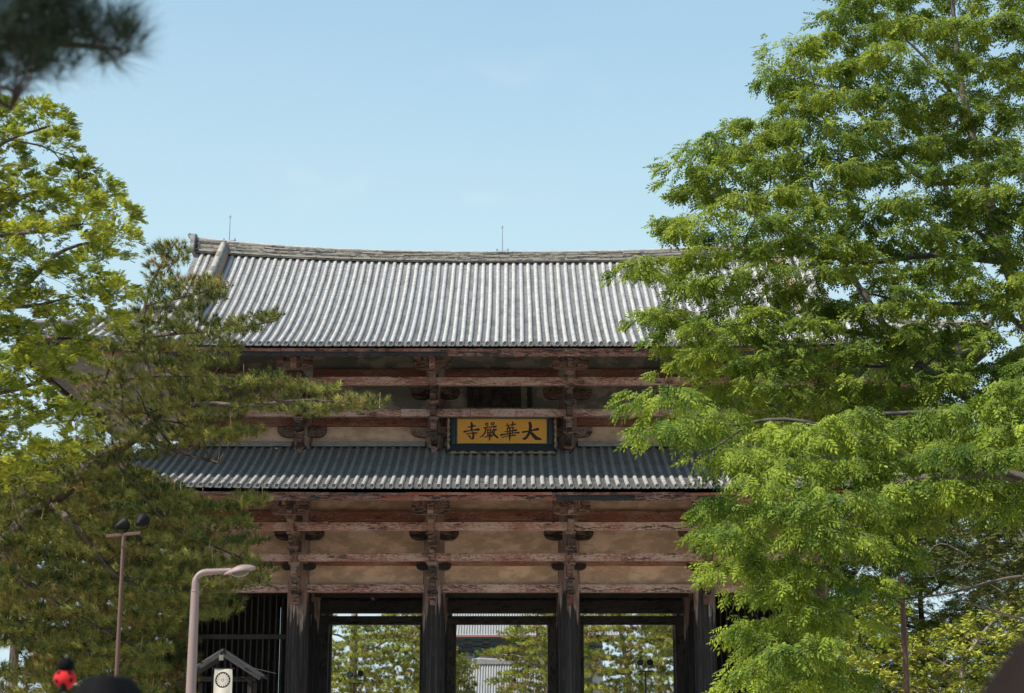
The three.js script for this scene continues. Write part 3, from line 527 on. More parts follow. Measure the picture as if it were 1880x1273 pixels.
// spread clump centres through the crown's volume: the outline gives the silhouette, the distance from it the depth
function spread(o, r) {
  const [x0, y0, x1, y1] = bounds(o.poly), out = [], cell = o.gap, grid = new Map();
  for (let layer = 0; layer < o.layers; layer++) {
    grid.clear();
    const tries = (x1 - x0) * (y1 - y0) / (cell * cell) * 14;
    for (let k = 0; k < tries; k++) {
      const x = rr(x0, x1, r), y = rr(y0, y1, r); if (!inPoly(o.poly, x, y)) continue;
      if (o.holes?.some(h => Math.hypot((x - h[0]) / h[2], (y - h[1]) / (h[3] ?? h[2])) < 1)) continue;
      if (o.thin && r() < o.thin(x, y)) continue;
      const e0 = edgeDist(o.poly, x, y); if (e0 < o.clump * FPX / -o.z * (o.inset ?? .5)) continue;
      const gx = Math.floor(x / cell), gy = Math.floor(y / cell); let ok = true;
      for (let a = -1; a <= 1 && ok; a++) for (let b = -1; b <= 1 && ok; b++) for (const q of grid.get((gx + a) + ',' + (gy + b)) ?? []) if (Math.hypot(q[0] - x, q[1] - y) < cell) { ok = false; break; }
      if (!ok) continue;
      const key = gx + ',' + gy; (grid.get(key) ?? grid.set(key, []).get(key)).push([x, y]);
      const e = edgeDist(o.poly, x, y), full = Math.min(1, e / o.round), T = o.depth * Math.sqrt(1 - (1 - full) * (1 - full));
      const f = o.layers > 1 ? 1 - 2 * layer / (o.layers - 1) : 0;
      const z = o.z + T * f + rr(-.5, .5, r) * o.depth / o.layers;
      out.push({ p: at(x, y, z), e: e / o.gap });
    }
  }
  return out;
}
// geometry of one leafy twig: leaflets along a drooping stalk. Built along +z, up = +y
function sprayGeo(n, len, leafL, leafW, droop, fold, seed) {
  const r = rng(seed), pos = [];
  for (let i = 0; i < n; i++) {
    const t = (i + .6) / n, s = i % 2 ? 1 : -1, bx = 0, bz = len * t, by = -droop * t * t * len;
    const last = i === n - 1, ang = last ? 0 : s * rr(.75, 1.15, r), L = leafL * (1 - .35 * Math.abs(t - .5)) * rr(.85, 1.1, r);
    const dx = Math.sin(ang), dz = Math.cos(ang), dy = -rr(.35, .8, r) * fold, q = Math.hypot(dx, dy, dz);
    const D = [dx / q * L, dy / q * L, dz / q * L], S = [dz * leafW / 2, rr(-.25, .25, r) * leafW, -dx * leafW / 2];
    const m = [bx + D[0] * .45, by + D[1] * .4, bz + D[2] * .45];
    const A = [bx, by, bz], B = [m[0] + S[0], m[1] + S[1], m[2] + S[2]], C = [bx + D[0], by + D[1], bz + D[2]], E = [m[0] - S[0], m[1] - S[1], m[2] - S[2]];
    pos.push(...A, ...B, ...C, ...A, ...C, ...E);
  }
  const g = new THREE.BufferGeometry(); g.setAttribute('position', new THREE.Float32BufferAttribute(pos, 3)); g.computeVertexNormals(); return g;
}
// pine shoot: a brush of needles round a short axis along +y
function tuftGeo(n, len, wid, seed) {
  const r = rng(seed), pos = [];
  for (let i = 0; i < n; i++) {
    const a = r() * Math.PI * 2, t = r(), el = -.15 + 1.35 * Math.pow(t, .8), h = .10 * t * len * 4, L = len * rr(.75, 1.1, r);
    const d = [Math.cos(a) * Math.cos(el), Math.sin(el), Math.sin(a) * Math.cos(el)], s = [-Math.sin(a) * wid / 2, 0, Math.cos(a) * wid / 2], u = rr(-1, 1, r) * wid * .5;
    pos.push(-s[0], h - u, -s[2], s[0], h + u, s[2], d[0] * L, h + d[1] * L, d[2] * L);
  }
  const g = new THREE.BufferGeometry(); g.setAttribute('position', new THREE.Float32BufferAttribute(pos, 3)); g.computeVertexNormals(); return g;
}
const leafMat = (r, g, b, tr = .35) => !tr ? new THREE.MeshPhysicalMaterial({ color: new THREE.Color().setRGB(r, g, b), roughness: .8, specularIntensity: .25, side: THREE.DoubleSide }) : new THREE.MeshPhysicalMaterial({ color: new THREE.Color().setRGB(r, g, b), roughness: 1, specularIntensity: .3, transmission: tr, thickness: 0, side: THREE.DoubleSide });
const ZUP = V(0, 0, 1), YUP = V(0, 1, 0);
function instanced(name, geo, mat, list, parent) { // list: {p, q, s, c}
  const m = new THREE.InstancedMesh(geo, mat, list.length), mt = new THREE.Matrix4(), sc = V(), inv = parent.matrixWorld.clone();
  parent.updateMatrixWorld(); inv.copy(parent.matrixWorld).invert();
  list.forEach((o, i) => { mt.compose(o.p, o.q, sc.setScalar(o.s)).premultiply(inv); m.setMatrixAt(i, mt); m.setColorAt(i, o.c); });
  m.name = name; m.castShadow = m.receiveShadow = true; parent.add(m); return m;
}
const Q1 = new THREE.Quaternion(), Q2 = new THREE.Quaternion();
function orient(dir, up, r) { // +z to dir, +y towards up, with a random roll
  const z = dir.clone().normalize(), x = up.clone().cross(z); if (x.lengthSq() < 1e-4) x.set(1, 0, 0); x.normalize(); const y = z.clone().cross(x);
  return new THREE.Quaternion().setFromRotationMatrix(new THREE.Matrix4().makeBasis(x, y, z)).multiply(Q1.setFromAxisAngle(ZUP, rr(-.9, .9, r)));
}
function limbPts(l, z, k = .45) { return l.map(q => { const p = at(q[0], q[1], z + (q[2] ?? 0) * k); return [p.x, p.y, p.z, q[3]]; }); }
function skeleton(t, o, r) { // trunk and limbs as parts; returns points along them for the twigs to spring from
  const nodes = [], local = g => g.translate(-t.position.x, -t.position.y, -t.position.z);
  const sample = pts => { const c = new THREE.CatmullRomCurve3(pts.map(p => V(p[0], p[1], p[2])), false, 'centripetal'); const n = Math.max(4, Math.ceil(c.getLength() / .35)); for (let i = 0; i <= n; i++) { const f = i / n * (pts.length - 1), k = Math.min(pts.length - 2, Math.floor(f)); nodes.push({ p: c.getPoint(i / n), r: pts[k][3] + (pts[k + 1][3] - pts[k][3]) * (f - k) }); } };
  const tr = limbPts(o.trunk, o.z, o.fore); tr.unshift([t.position.x, -.15, t.position.z, o.trunk[0][3] * 1.35], [t.position.x * .75 + tr[0][0] * .25, tr[0][1] * .3, t.position.z * .75 + tr[0][2] * .25, o.trunk[0][3] * 1.08]);
  part('trunk', local(tube(tr, 12, .6, .06)), o.bark, t); sample(tr.slice(2));
  for (const l of o.limbs) { const pts = limbPts(l, o.z, o.fore); part('limb', local(tube(pts, 8, .4, .06)), o.bark, t); sample(pts); }
  return nodes;
}
function twigs(t, o, clumps, nodes, r) { // thin boughs from the nearest limb to each clump
  const gs = [];
  for (const c of clumps) {
    let best = null, bd = 1e9; for (const n of nodes) { const d = n.p.distanceTo(c.p) + Math.max(0, n.p.y - c.p.y) * .6; if (d < bd) { bd = d; best = n; } }
    if (!best) continue; const a = best.p, b = c.p, L = a.distanceTo(b); if (L < .25) continue; if (L > (o.twigMax ?? 4)) continue;
    const m = a.clone().lerp(b, .5).add(V(rr(-.12, .12, r) * L, rr(-.02, .16, r) * L, rr(-.12, .12, r) * L)), r0 = Math.min(best.r * .7, .012 + .011 * L);
    gs.push(tube([[a.x, a.y, a.z, r0], [m.x, m.y, m.z, r0 * .7], [b.x, b.y, b.z, .007]], 4, .5, 0, false).translate(-t.position.x, -t.position.y, -t.position.z));
    if (L > .9) nodes.push({ p: m, r: r0 * .7 });
  }
  if (gs.length) stuff(part('twigs', mergeGeometries(gs), o.twigBark ?? o.bark, t));
}
const tmpC = new THREE.Color();
function broadleaf(o) {
  const r = rng(o.seed), b = at(o.base ?? o.trunk[0][0], 1273, o.z);
  const t = thing(o.name, o.label, 'tree', [b.x, 0, o.z], 0, o.group);
  const nodes = skeleton(t, o, r), clumps = spread(o, r);
  clumps.sort((a, c) => Math.min(...nodes.map(n => n.p.distanceToSquared(a.p))) - Math.min(...nodes.map(n => n.p.distanceToSquared(c.p))));
  const list = [];
  for (const c of clumps) {
    const tone = rr(-1, 1, r), R0 = o.clump * rr(.75, 1.2, r), flat = o.flat ?? .6;
    // a bough: a low dome of leafy twiglets, each twiglet a knot of sprays; open underneath
    const K = o.knots ?? 9, per = Math.max(1, Math.round(o.sprays / K));
    for (let n = 0; n < K; n++) {
      const a = r() * Math.PI * 2, u = Math.sqrt(r()), hh = Math.sqrt(Math.max(0, 1 - u * u));
      const kp = V(Math.cos(a) * u * R0, (hh - .45) * flat * R0 + rr(-.1, .1, r) * R0, Math.sin(a) * u * R0), kr = R0 * rr(.22, .36, r), kt = rr(-.25, .25, r);
      for (let k = 0; k < per; k++) {
        const off = V(rr(-1, 1, r), rr(-.7, .8, r), rr(-1, 1, r)).normalize().multiplyScalar(kr * Math.pow(r(), .45)); off.y *= .75; off.add(kp);
        const dir = V(off.x, off.y * .25 - o.hang * R0, off.z).normalize().add(V(rr(-.6, .6, r), rr(-.45, .45, r), rr(-.6, .6, r)));
        const yel = Math.max(0, Math.min(1, .45 + .25 * tone + kt + rr(-.3, .3, r))), br = rr(.8, 1.18, r);
        tmpC.setRGB((o.c0[0] + (o.c1[0] - o.c0[0]) * yel) * br, (o.c0[1] + (o.c1[1] - o.c0[1]) * yel) * br, (o.c0[2] + (o.c1[2] - o.c0[2]) * yel) * br);
        list.push({ p: c.p.clone().add(off), q: orient(dir, YUP, r), s: rr(.55, 1.3, r), c: tmpC.clone() });
      }
    }
  }
  if (o.twigLimit !== 0) twigs(t, o, clumps, nodes, r);
  stuff(instanced('crown', o.leaf, leafMat(1, 1, 1, o.trans ?? .4), list, t));

  return t;
}
function pine(o) {
  const r = rng(o.seed), b = at(o.base ?? o.trunk[0][0], 1273, o.z);
  const t = thing(o.name ?? 'pine_tree', o.label, 'tree', [b.x, 0, o.z], 0, o.group);
  const nodes = skeleton(t, o, r), clumps = spread(o, r), list = [], candles = [];
  for (const c of clumps) {
    const R0 = o.clump * rr(.7, 1.25, r), dry = r() < (o.dry ?? .18), tone = rr(-1, 1, r);
    for (let k = 0; k < o.sprays; k++) {
      const a = r() * Math.PI * 2, w = Math.sqrt(r()), h = rr(-.3, 1, r);
      const off = V(Math.cos(a) * w * R0, h * R0 * .42 * (1.1 - w * .6), Math.sin(a) * w * R0);
      const dir = V(off.x * .9, R0 * .55 + off.y, off.z * .9).normalize().add(V(rr(-.35, .35, r), rr(-.2, .4, r), rr(-.35, .35, r))).normalize();
      const q = new THREE.Quaternion().setFromUnitVectors(YUP, dir), br = rr(.7, 1.2, r), d = dry ? rr(.2, .9, r) : rr(0, .15, r);
      const y = Math.max(0, Math.min(1, .5 + .3 * tone + rr(-.35, .35, r)));
      tmpC.setRGB(...mix3(mix3(o.c0, o.c1, y), o.c2 ?? [.28, .18, .07], Math.max(0, d)).map(x => x * br));
      const p = c.p.clone().add(off); list.push({ p, q, s: rr(.75, 1.25, r), c: tmpC.clone() });
      if (r() < (o.candle ?? .04) && h > .4) candles.push({ p: p.clone(), q: new THREE.Quaternion().setFromUnitVectors(YUP, V(rr(-.15, .15, r), 1, rr(-.15, .15, r)).normalize()), s: rr(.6, 1.3, r), c: tmpC.setRGB(.42, .33, .2).clone() });
    }
  }
  twigs(t, o, clumps, nodes, r);
  stuff(instanced('crown', o.leaf, leafMat(1, 1, 1, 0), list, t));
  if (candles.length) stuff(instanced('shoot_candles', candleGeo, std({ color: 0xffffff }), candles, t));

  return t;
}
const candleGeo = tube([[0, 0, 0, .012], [0, .2, 0, .011], [0, .42, 0, .004]], 4, .2);
const fineSpray = sprayGeo(9, .30, .125, .052, .35, .7, 3), longSpray = sprayGeo(9, .34, .14, .044, .45, 1.0, 4), roundSpray = sprayGeo(12, .15, .058, .034, .1, .3, 5);
const tuftNear = tuftGeo(38, .2, .0135, 11), tuftFar = tuftGeo(60, .24, .016, 12);

// the tall feathery tree to the right of the gate: an older one behind, a low spreading one before it
broadleaf({
  name: 'feathery_leaf_tree', label: 'tall light green tree with fine feathery leaves rising above the gate roof', seed: 21, z: -47, depth: 3.2, layers: 2, round: 220, gap: 47, clump: .72, flat: .62, sprays: 130, knots: 13, hang: .25, trans: .45, leaf: fineSpray, inset: .3, c0: [.055, .12, .014], c1: [.33, .40, .038], bark: M.bark, base: 2010, twigMax: 3,
  poly: [[1528, -60], [1528, 20], [1478, 62], [1425, 78], [1400, 128], [1406, 175], [1440, 200], [1385, 198], [1350, 235], [1292, 242], [1258, 285], [1222, 325], [1222, 352], [1270, 375], [1235, 392], [1207, 408], [1215, 440], [1262, 455], [1225, 478], [1150, 474], [1108, 496], [1122, 535], [1182, 562], [1170, 590], [1176, 632], [1232, 660], [1240, 690], [1300, 708], [1330, 760], [1420, 810], [1600, 880], [1800, 900], [2050, 900], [2120, 400], [2080, -60]],
  holes: [[1512, 262, 26, 24], [1590, 205, 16, 12], [1545, 300, 16, 10], [1655, 110, 18, 26], [1730, 20, 34, 30], [1480, 530, 26, 14], [1560, 520, 28, 20], [1465, 470, 14, 22], [1452, 500, 34, 40], [1290, 492, 60, 12], [1850, 470, 18, 26], [1620, 610, 26, 10], [1345, 500, 40, 12], [1870, 330, 20, 18]],
  trunk: [[2000, 1000, 0, .34], [1965, 800, 0, .30], [1905, 620, 0, .26], [1850, 480, 0, .2], [1805, 330, -.5, .14], [1765, 150, -.5, .09], [1745, -40, 0, .05]],
  limbs: [[[1960, 790, 0, .2], [1860, 770, .8, .17], [1700, 680, 2, .13], [1640, 620, 2.4, .11], [1560, 500, 2, .075], [1510, 430, 1.5, .05], [1490, 330, 1, .03]], [[1690, 672, 2, .08], [1560, 668, 3, .06], [1450, 632, 3.2, .045], [1300, 605, 2.6, .03], [1225, 575, 2, .02]], [[1640, 620, 2.4, .07], [1500, 605, 3.4, .05], [1380, 612, 3.6, .035], [1250, 612, 3, .02]], [[1800, 330, -.5, .11], [1700, 330, .5, .085], [1590, 220, 1, .055], [1530, 165, .5, .04], [1470, 150, 0, .025]], [[1850, 480, 0, .12], [1700, 470, 1.5, .09], [1560, 480, 2, .07], [1400, 400, 1.5, .045], [1280, 350, .5, .025]], [[1780, 230, -.5, .08], [1720, 130, .6, .05], [1650, 60, .3, .03]], [[1870, 520, 0, .1], [1800, 430, 1.8, .07], [1760, 390, 2.4, .05], [1710, 290, 2.2, .03]], [[1905, 620, 0, .1], [1810, 560, 3, .07], [1690, 560, 4, .05], [1600, 540, 4, .03]]],
});
broadleaf({
  name: 'feathery_leaf_tree', fore: .08, label: 'low spreading tree with long drooping yellow-green leaves before the gate end', seed: 22, z: -38, depth: 2.8, layers: 2, round: 200, gap: 50, clump: .68, flat: .58, sprays: 120, knots: 12, hang: .32, trans: .45, leaf: longSpray, inset: .35, c0: [.055, .12, .014], c1: [.32, .40, .04], bark: M.bark, base: 2060, twigMax: 3,
  poly: [[1165, 722], [1202, 700], [1250, 722], [1300, 735], [1340, 775], [1395, 805], [1440, 735], [1500, 790], [1560, 715], [1640, 785], [1720, 690], [1790, 770], [1870, 660], [2080, 600], [2100, 1000], [1980, 1010], [1830, 950], [1700, 960], [1660, 1050], [1640, 1090], [1580, 1150], [1560, 1290], [1385, 1290], [1362, 1240], [1388, 1190], [1340, 1140], [1366, 1110], [1305, 1062], [1288, 1035], [1292, 1008], [1282, 990], [1312, 960], [1286, 940], [1296, 918], [1336, 890], [1318, 850], [1296, 806], [1248, 818], [1218, 832], [1172, 835], [1142, 802], [1172, 788], [1182, 758]],
  holes: [[1225, 765, 16, 22], [1300, 840, 14, 30], [1480, 850, 22, 14], [1370, 1015, 16, 10]],
  trunk: [[2050, 1100, 0, .3], [2040, 960, 0, .26], [2020, 830, 0, .2], [2000, 700, 0, .12]],
  limbs: [[[2045, 1000, 0, .2], [1880, 880, .8, .15], [1740, 872, 1.6, .11], [1600, 905, 2.2, .08], [1450, 950, 2.2, .05], [1340, 1000, 1.8, .025]], [[1740, 872, 1.6, .09], [1600, 810, 2.2, .065], [1440, 770, 2, .045], [1330, 780, 1.6, .03], [1240, 742, 1, .016]], [[2048, 1080, 0, .06], [1880, 1058, 0, .034], [1740, 1090, 1, .026], [1600, 1110, 1.8, .02], [1470, 1150, 1.8, .015], [1395, 1200, 1.4, .01]], [[1600, 905, 2.2, .05], [1520, 990, 2.8, .04], [1440, 1060, 2.6, .02]], [[1360, 790, 1.6, .022], [1290, 830, 1.4, .018], [1240, 812, 1, .012]], [[2040, 960, 0, .14], [1900, 800, 1.5, .1], [1760, 760, 2.2, .07], [1620, 760, 2.6, .04]]],
});
// camphor on the other side
broadleaf({
  name: 'camphor_tree', label: 'broad rounded camphor tree with bright yellow-green spring leaves above the pine', seed: 23, z: -44, depth: 2.8, layers: 2, round: 160, gap: 44, clump: .62, flat: .85, sprays: 270, knots: 14, hang: -.12, leaf: roundSpray, inset: .4, c0: [.12, .19, .018], c1: [.52, .53, .06], trans: .4, bark: M.bark, base: -190, twigMax: 3,
  poly: [[-430, 420], [-400, 270], [-300, 180], [-180, 140], [-50, 165], [0, 182], [62, 180], [138, 206], [146, 240], [136, 268], [96, 292], [148, 292], [200, 312], [203, 342], [218, 352], [252, 382], [258, 420], [248, 468], [228, 505], [250, 545], [226, 600], [172, 640], [150, 690], [162, 760], [172, 800], [200, 830], [120, 890], [-50, 910], [-250, 880], [-420, 740]],
  holes: [[40, 300, 46, 12], [75, 400, 30, 12], [120, 455, 24, 16], [16, 572, 24, 22], [10, 490, 20, 14], [60, 640, 24, 12], [70, 770, 16, 10], [180, 500, 14, 10]],
  trunk: [[-170, 1000, 0, .4], [-150, 820, 0, .34], [-130, 620, 0, .26], [-100, 420, 0, .18], [-60, 250, 0, .09]],
  limbs: [[[-150, 760, 0, .14], [-260, 620, 0, .1], [-370, 540, 0, .05]], [[-125, 560, 0, .12], [-260, 420, 0, .08], [-360, 300, 0, .04]], [[-105, 440, 0, .12], [0, 382, 1.5, .085], [60, 355, 1.8, .06], [110, 345, 1.8, .045], [160, 325, 1.5, .025]], [[-130, 600, 0, .14], [0, 562, 1.8, .11], [50, 520, 2.2, .08], [112, 462, 2.3, .055], [190, 440, 2, .025]], [[-105, 440, 0, .1], [0, 432, 2, .065], [80, 424, 2.4, .045], [150, 412, 2.2, .025]], [[0, 562, 1.8, .07], [60, 562, 2.4, .05], [130, 545, 2.4, .025]], [[-140, 720, 0, .14], [0, 720, 1.5, .08], [70, 700, 2, .05], [130, 650, 2, .03]], [[-80, 330, 0, .08], [10, 260, 1, .05], [90, 232, 1, .03]]],
});
// the old pine leaning out before the gate
pine({
  fore: .9, label: 'old leaning black pine with layered boughs reaching across the gate front', seed: 31, z: -52, depth: 3.6, layers: 4, round: 150, gap: 33, clump: .48, sprays: 16, leaf: tuftNear, inset: .3, dry: .1, candle: .02, c0: [.035, .078, .025], c1: [.38, .38, .09], bark: M.barkPine, base: -130, twigMax: 3.2,
  poly: [[332, 424], [316, 448], [282, 440], [270, 470], [285, 495], [258, 520], [252, 560], [180, 640], [160, 700], [160, 800], [60, 850], [-60, 900], [-60, 1300], [300, 1300], [300, 1180], [345, 1160], [398, 1150], [420, 1130], [452, 1075], [470, 1095], [488, 1050], [470, 1000], [455, 960], [490, 930], [478, 900], [400, 925], [300, 905], [285, 850], [330, 830], [440, 822], [470, 795], [455, 765], [520, 760], [545, 775], [600, 770], [640, 772], [690, 765], [702, 742], [640, 712], [560, 705], [505, 678], [430, 688], [428, 655], [470, 622], [520, 602], [545, 566], [470, 575], [395, 592], [372, 570], [415, 548], [424, 525], [395, 505], [352, 515], [340, 480], [352, 455]],
  holes: [[205, 772, 22, 18], [232, 795, 18, 16], [60, 1045, 16, 14], [90, 1050, 14, 12], [350, 870, 50, 22], [20, 1200, 30, 40], [360, 548, 18, 10], [395, 620, 10, 8]],
  thin: (x, y) => y > 1130 ? .45 : (x > 330 && y > 880 ? .35 : 0),
  trunk: [[-70, 1150, 0, .38], [0, 1012, 0, .33], [90, 922, 0, .29], [160, 870, 0, .25], [205, 832, .3, .21], [252, 798, .5, .17], [298, 750, .8, .13], [272, 690, .4, .1], [262, 600, 0, .07], [278, 520, 0, .05], [325, 440, 0, .025]],
  limbs: [[[298, 750, .8, .10], [380, 742, 1.4, .085], [460, 745, 1.8, .06], [560, 735, 2, .04], [650, 742, 2, .02]], [[266, 620, 0, .07], [330, 612, .8, .05], [420, 606, 1.2, .035], [510, 588, 1.2, .018]], [[205, 832, .3, .12], [260, 905, 1, .09], [310, 960, 1.4, .07], [385, 1000, 1.8, .04], [455, 1030, 2, .02]], [[90, 922, 0, .14], [150, 980, 1.4, .09], [220, 1060, 2, .06], [330, 1100, 2.2, .03]], [[0, 1012, 0, .14], [60, 1080, 1.6, .09], [140, 1130, 2, .05], [250, 1190, 2, .03]], [[252, 798, .5, .1], [330, 830, 1.2, .06], [400, 850, 1.4, .03]], [[272, 690, .4, .07], [350, 690, 1, .05], [450, 690, 1.4, .025]], [[270, 560, 0, .05], [340, 545, .5, .035], [400, 528, .6, .02]], [[160, 870, 0, .1], [120, 790, -1, .07], [190, 700, -1.4, .05], [210, 640, -1, .03]], [[90, 922, 0, .06], [26, 915, 1.5, .05], [38, 960, 2, .035], [56, 1000, 2, .02]]],
});
// ------------------------------------------------------------------ behind the gate and at the sides
pine({ label: 'dense dark pine standing behind the old leaning pine', seed: 41, z: -64, depth: 3, layers: 3, round: 120, gap: 26, clump: .7, inset: .1, sprays: 22, leaf: tuftFar, c0: [.022, .05, .018], c1: [.13, .155, .045], bark: M.barkPale, base: 24, twigMax: 3, dry: .3,
  poly: [[-60, 860], [110, 850], [180, 850], [330, 900], [360, 1000], [345, 1150], [330, 1290], [150, 1290], [60, 1230], [45, 1190], [-60, 1190]], holes: [[60, 1045, 16, 14], [92, 1052, 14, 10]],
  trunk: [[26, 1200, 0, .17], [30, 1100, 0, .15], [60, 980, 0, .11], [120, 880, 0, .05]], limbs: [[[30, 1100, 0, .08], [140, 1080, .8, .05], [270, 1060, 1, .02]], [[40, 1040, 0, .07], [150, 990, .8, .045], [300, 960, 1, .02]], [[28, 1180, 0, .06], [150, 1180, .8, .04], [280, 1180, 1, .02]]] });
broadleaf({ name: 'garden_shrub', label: 'sunlit yellow-green shrub under the pines beside the lamp post', seed: 42, trans: 0, z: -66, depth: 1.6, layers: 2, round: 60, gap: 34, clump: .6, flat: .8, inset: .2, sprays: 130, knots: 9, hang: .1, leaf: roundSpray, c0: [.08, .13, .012], c1: [.33, .34, .03], bark: M.bark, base: 150, twigMax: 3,
  poly: [[40, 1225], [90, 1200], [140, 1215], [200, 1200], [250, 1170], [300, 1130], [330, 1200], [335, 1300], [40, 1300]], trunk: [[150, 1300, 0, .1], [160, 1240, 0, .06]], limbs: [[[158, 1260, 0, .05], [230, 1220, .3, .03], [290, 1180, .3, .015]], [[158, 1260, 0, .04], [110, 1240, .3, .02], [80, 1220, .2, .01]]] });
broadleaf({ name: 'garden_tree', label: 'pale yellow-green tree in the garden beside the gate, low behind the lamp pole', seed: 43, trans: 0, z: -74, depth: 2.5, layers: 3, round: 90, gap: 28, clump: .7, inset: .2, flat: .7, sprays: 130, knots: 9, hang: .12, leaf: roundSpray, c0: [.11, .16, .02], c1: [.42, .42, .06], bark: M.barkPale, base: 1770, twigMax: 4,
  poly: [[1540, 1150], [1620, 1090], [1690, 1170], [1740, 1150], [1800, 1130], [1870, 1090], [1960, 1080], [1970, 1300], [1540, 1300]], holes: [[1620, 1105, 16, 12], [1580, 1250, 20, 14], [1765, 1225, 14, 10]],
  trunk: [[1780, 1290, 0, .12], [1765, 1230, 0, .1], [1800, 1170, 0, .07], [1850, 1110, 0, .04]], limbs: [[[1768, 1240, 0, .07], [1700, 1200, .5, .05], [1620, 1150, .6, .02]], [[1770, 1260, 0, .06], [1690, 1270, .6, .04], [1590, 1250, .8, .02]], [[1790, 1180, 0, .06], [1890, 1150, .5, .03]]] });
broadleaf({ name: 'garden_tree', label: 'dull olive small-leaved tree with bare grey limbs behind the feathery trees', seed: 44, trans: 0, z: -60, depth: 2.2, layers: 2, round: 90, gap: 30, clump: .6, inset: .2, flat: .8, sprays: 130, knots: 9, hang: .15, leaf: roundSpray, c0: [.035, .055, .016], c1: [.15, .15, .05], bark: M.barkPale, base: 1990, twigMax: 4,
  poly: [[1690, 940], [1790, 890], [1900, 870], [1990, 900], [1990, 1130], [1860, 1130], [1790, 1090], [1700, 1040]], holes: [[1760, 965, 46, 14], [1790, 960, 26, 22], [1728, 1105, 46, 30]],
  trunk: [[1990, 1200, 0, .16], [1960, 1090, 0, .13], [1900, 1010, 0, .09], [1850, 930, 0, .05]], limbs: [[[1960, 1090, 0, .08], [1840, 1050, .5, .05], [1740, 1000, .6, .02]], [[1990, 1160, 0, .07], [1850, 1130, .5, .05], [1760, 1100, .8, .03]]] });
broadleaf({ name: 'garden_tree', label: 'mid green leafy tree filling the background between the rusty pole and the gate end', seed: 45, trans: 0, z: -96, depth: 3, layers: 3, round: 90, gap: 26, clump: 1.0, inset: .15, flat: .75, sprays: 130, knots: 10, hang: .1, leaf: fineSpray, c0: [.07, .12, .02], c1: [.33, .36, .055], bark: M.bark, base: 1680, twigMax: 5,
  poly: [[1480, 1000], [1600, 960], [1720, 930], [1800, 930], [1900, 900], [1980, 920], [1990, 1300], [1480, 1300]], holes: [[1778, 962, 40, 16], [1728, 1108, 40, 30], [1800, 985, 20, 8], [1620, 1100, 14, 9], [1700, 1010, 16, 8]],
  trunk: [[1690, 1290, 0, .25], [1700, 1200, 0, .2], [1690, 1100, 0, .13], [1700, 1000, 0, .07]], limbs: [[[1698, 1200, 0, .1], [1800, 1150, .6, .07], [1900, 1100, .8, .03]], [[1698, 1160, 0, .1], [1600, 1120, .6, .06], [1530, 1060, .8, .03]], [[1692, 1100, 0, .08], [1780, 1040, .6, .04]]] });
// pines seen through the passage
const farPine = (label, seed, z, poly, holes, trunk, limbs, base) => pine({ label, seed, z, depth: 3, layers: 3, round: 60, gap: 15, clump: .7, inset: 0, sprays: 18, leaf: tuftFar, c0: [.11, .17, .028], c1: [.48, .50, .10], bark: M.barkPale, base, twigMax: 5, dry: .22, candle: 0, poly, holes, trunk, limbs, group: 'pines beyond the gate' });
farPine('sunlit pine with tall bare trunk seen through the passage bay nearest the street lamp', 51, -128, [[585, 1128], [650, 1150], [690, 1140], [790, 1108], [800, 1300], [585, 1300]], [[622, 1166, 24, 22], [634, 1195, 10, 8], [690, 1200, 6, 5]], [[646, 1290, 0, .34], [648, 1220, 0, .3], [650, 1150, 0, .26], [652, 1090, 0, .18]], [[[648, 1185, 0, .12], [625, 1168, .5, .08], [605, 1165, .5, .04]], [[648, 1205, 0, .12], [690, 1188, 1, .08], [730, 1165, 1, .04]], [[650, 1180, 0, .1], [700, 1160, 1, .05]]], 646);
farPine('sunlit pine hiding part of the far halls in the middle passage bay', 52, -140, [[935, 1160], [960, 1140], [1030, 1105], [1040, 1300], [900, 1300], [925, 1270], [900, 1245], [940, 1235], [945, 1215], [900, 1208], [886, 1200], [930, 1190], [950, 1182], [925, 1172]], [], [[1010, 1300, 0, .3], [1000, 1240, 0, .26], [990, 1180, 0, .2], [985, 1120, 0, .1]], [[[998, 1230, 0, .14], [950, 1205, 1, .08], [900, 1205, 1, .04]], [[1004, 1262, 0, .14], [950, 1255, 1, .08], [915, 1250, 1, .04]], [[992, 1190, 0, .12], [960, 1170, 1, .06]]], 1010);
farPine('small dark pine edge beside the middle doorway post, in front of the far halls', 53, -132, [[826, 1190], [848, 1212], [868, 1228], [852, 1240], [870, 1262], [858, 1300], [800, 1300], [800, 1190]], [], [[820, 1300, 0, .2], [822, 1240, 0, .15], [824, 1190, 0, .08]], [[[822, 1240, 0, .08], [850, 1235, .6, .04]]], 820);
farPine('open sunlit pine with slanting trunks seen through the passage bay by the leafy tree', 54, -130, [[1040, 1106], [1250, 1100], [1260, 1300], [1040, 1300]], [[1100, 1190, 26, 10], [1084, 1196, 12, 10], [1165, 1166, 14, 10], [1110, 1222, 20, 8], [1198, 1190, 8, 18], [1140, 1200, 12, 8], [1092, 1250, 18, 14], [1225, 1190, 8, 12]], [[1160, 1300, 0, .22], [1152, 1230, 0, .2], [1140, 1160, 0, .15], [1130, 1100, 0, .1]], [[[1152, 1240, 0, .1], [1100, 1225, 1, .06], [1060, 1222, 1, .03]], [[1148, 1200, 0, .1], [1190, 1170, 1, .06], [1215, 1150, 1, .03]], [[1142, 1180, 0, .08], [1090, 1165, 1, .04]]], 1160);
farPine('slim pale-trunked pine beside the passage post, behind the twin floodlights', 55, -150, [[1180, 1100], [1260, 1100], [1265, 1200], [1215, 1200], [1190, 1160]], [], [[1212, 1300, 0, .3], [1210, 1240, 0, .26], [1216, 1170, 0, .2], [1222, 1100, 0, .12]], [[[1212, 1225, 0, .1], [1235, 1210, 1, .05]]], 1212);

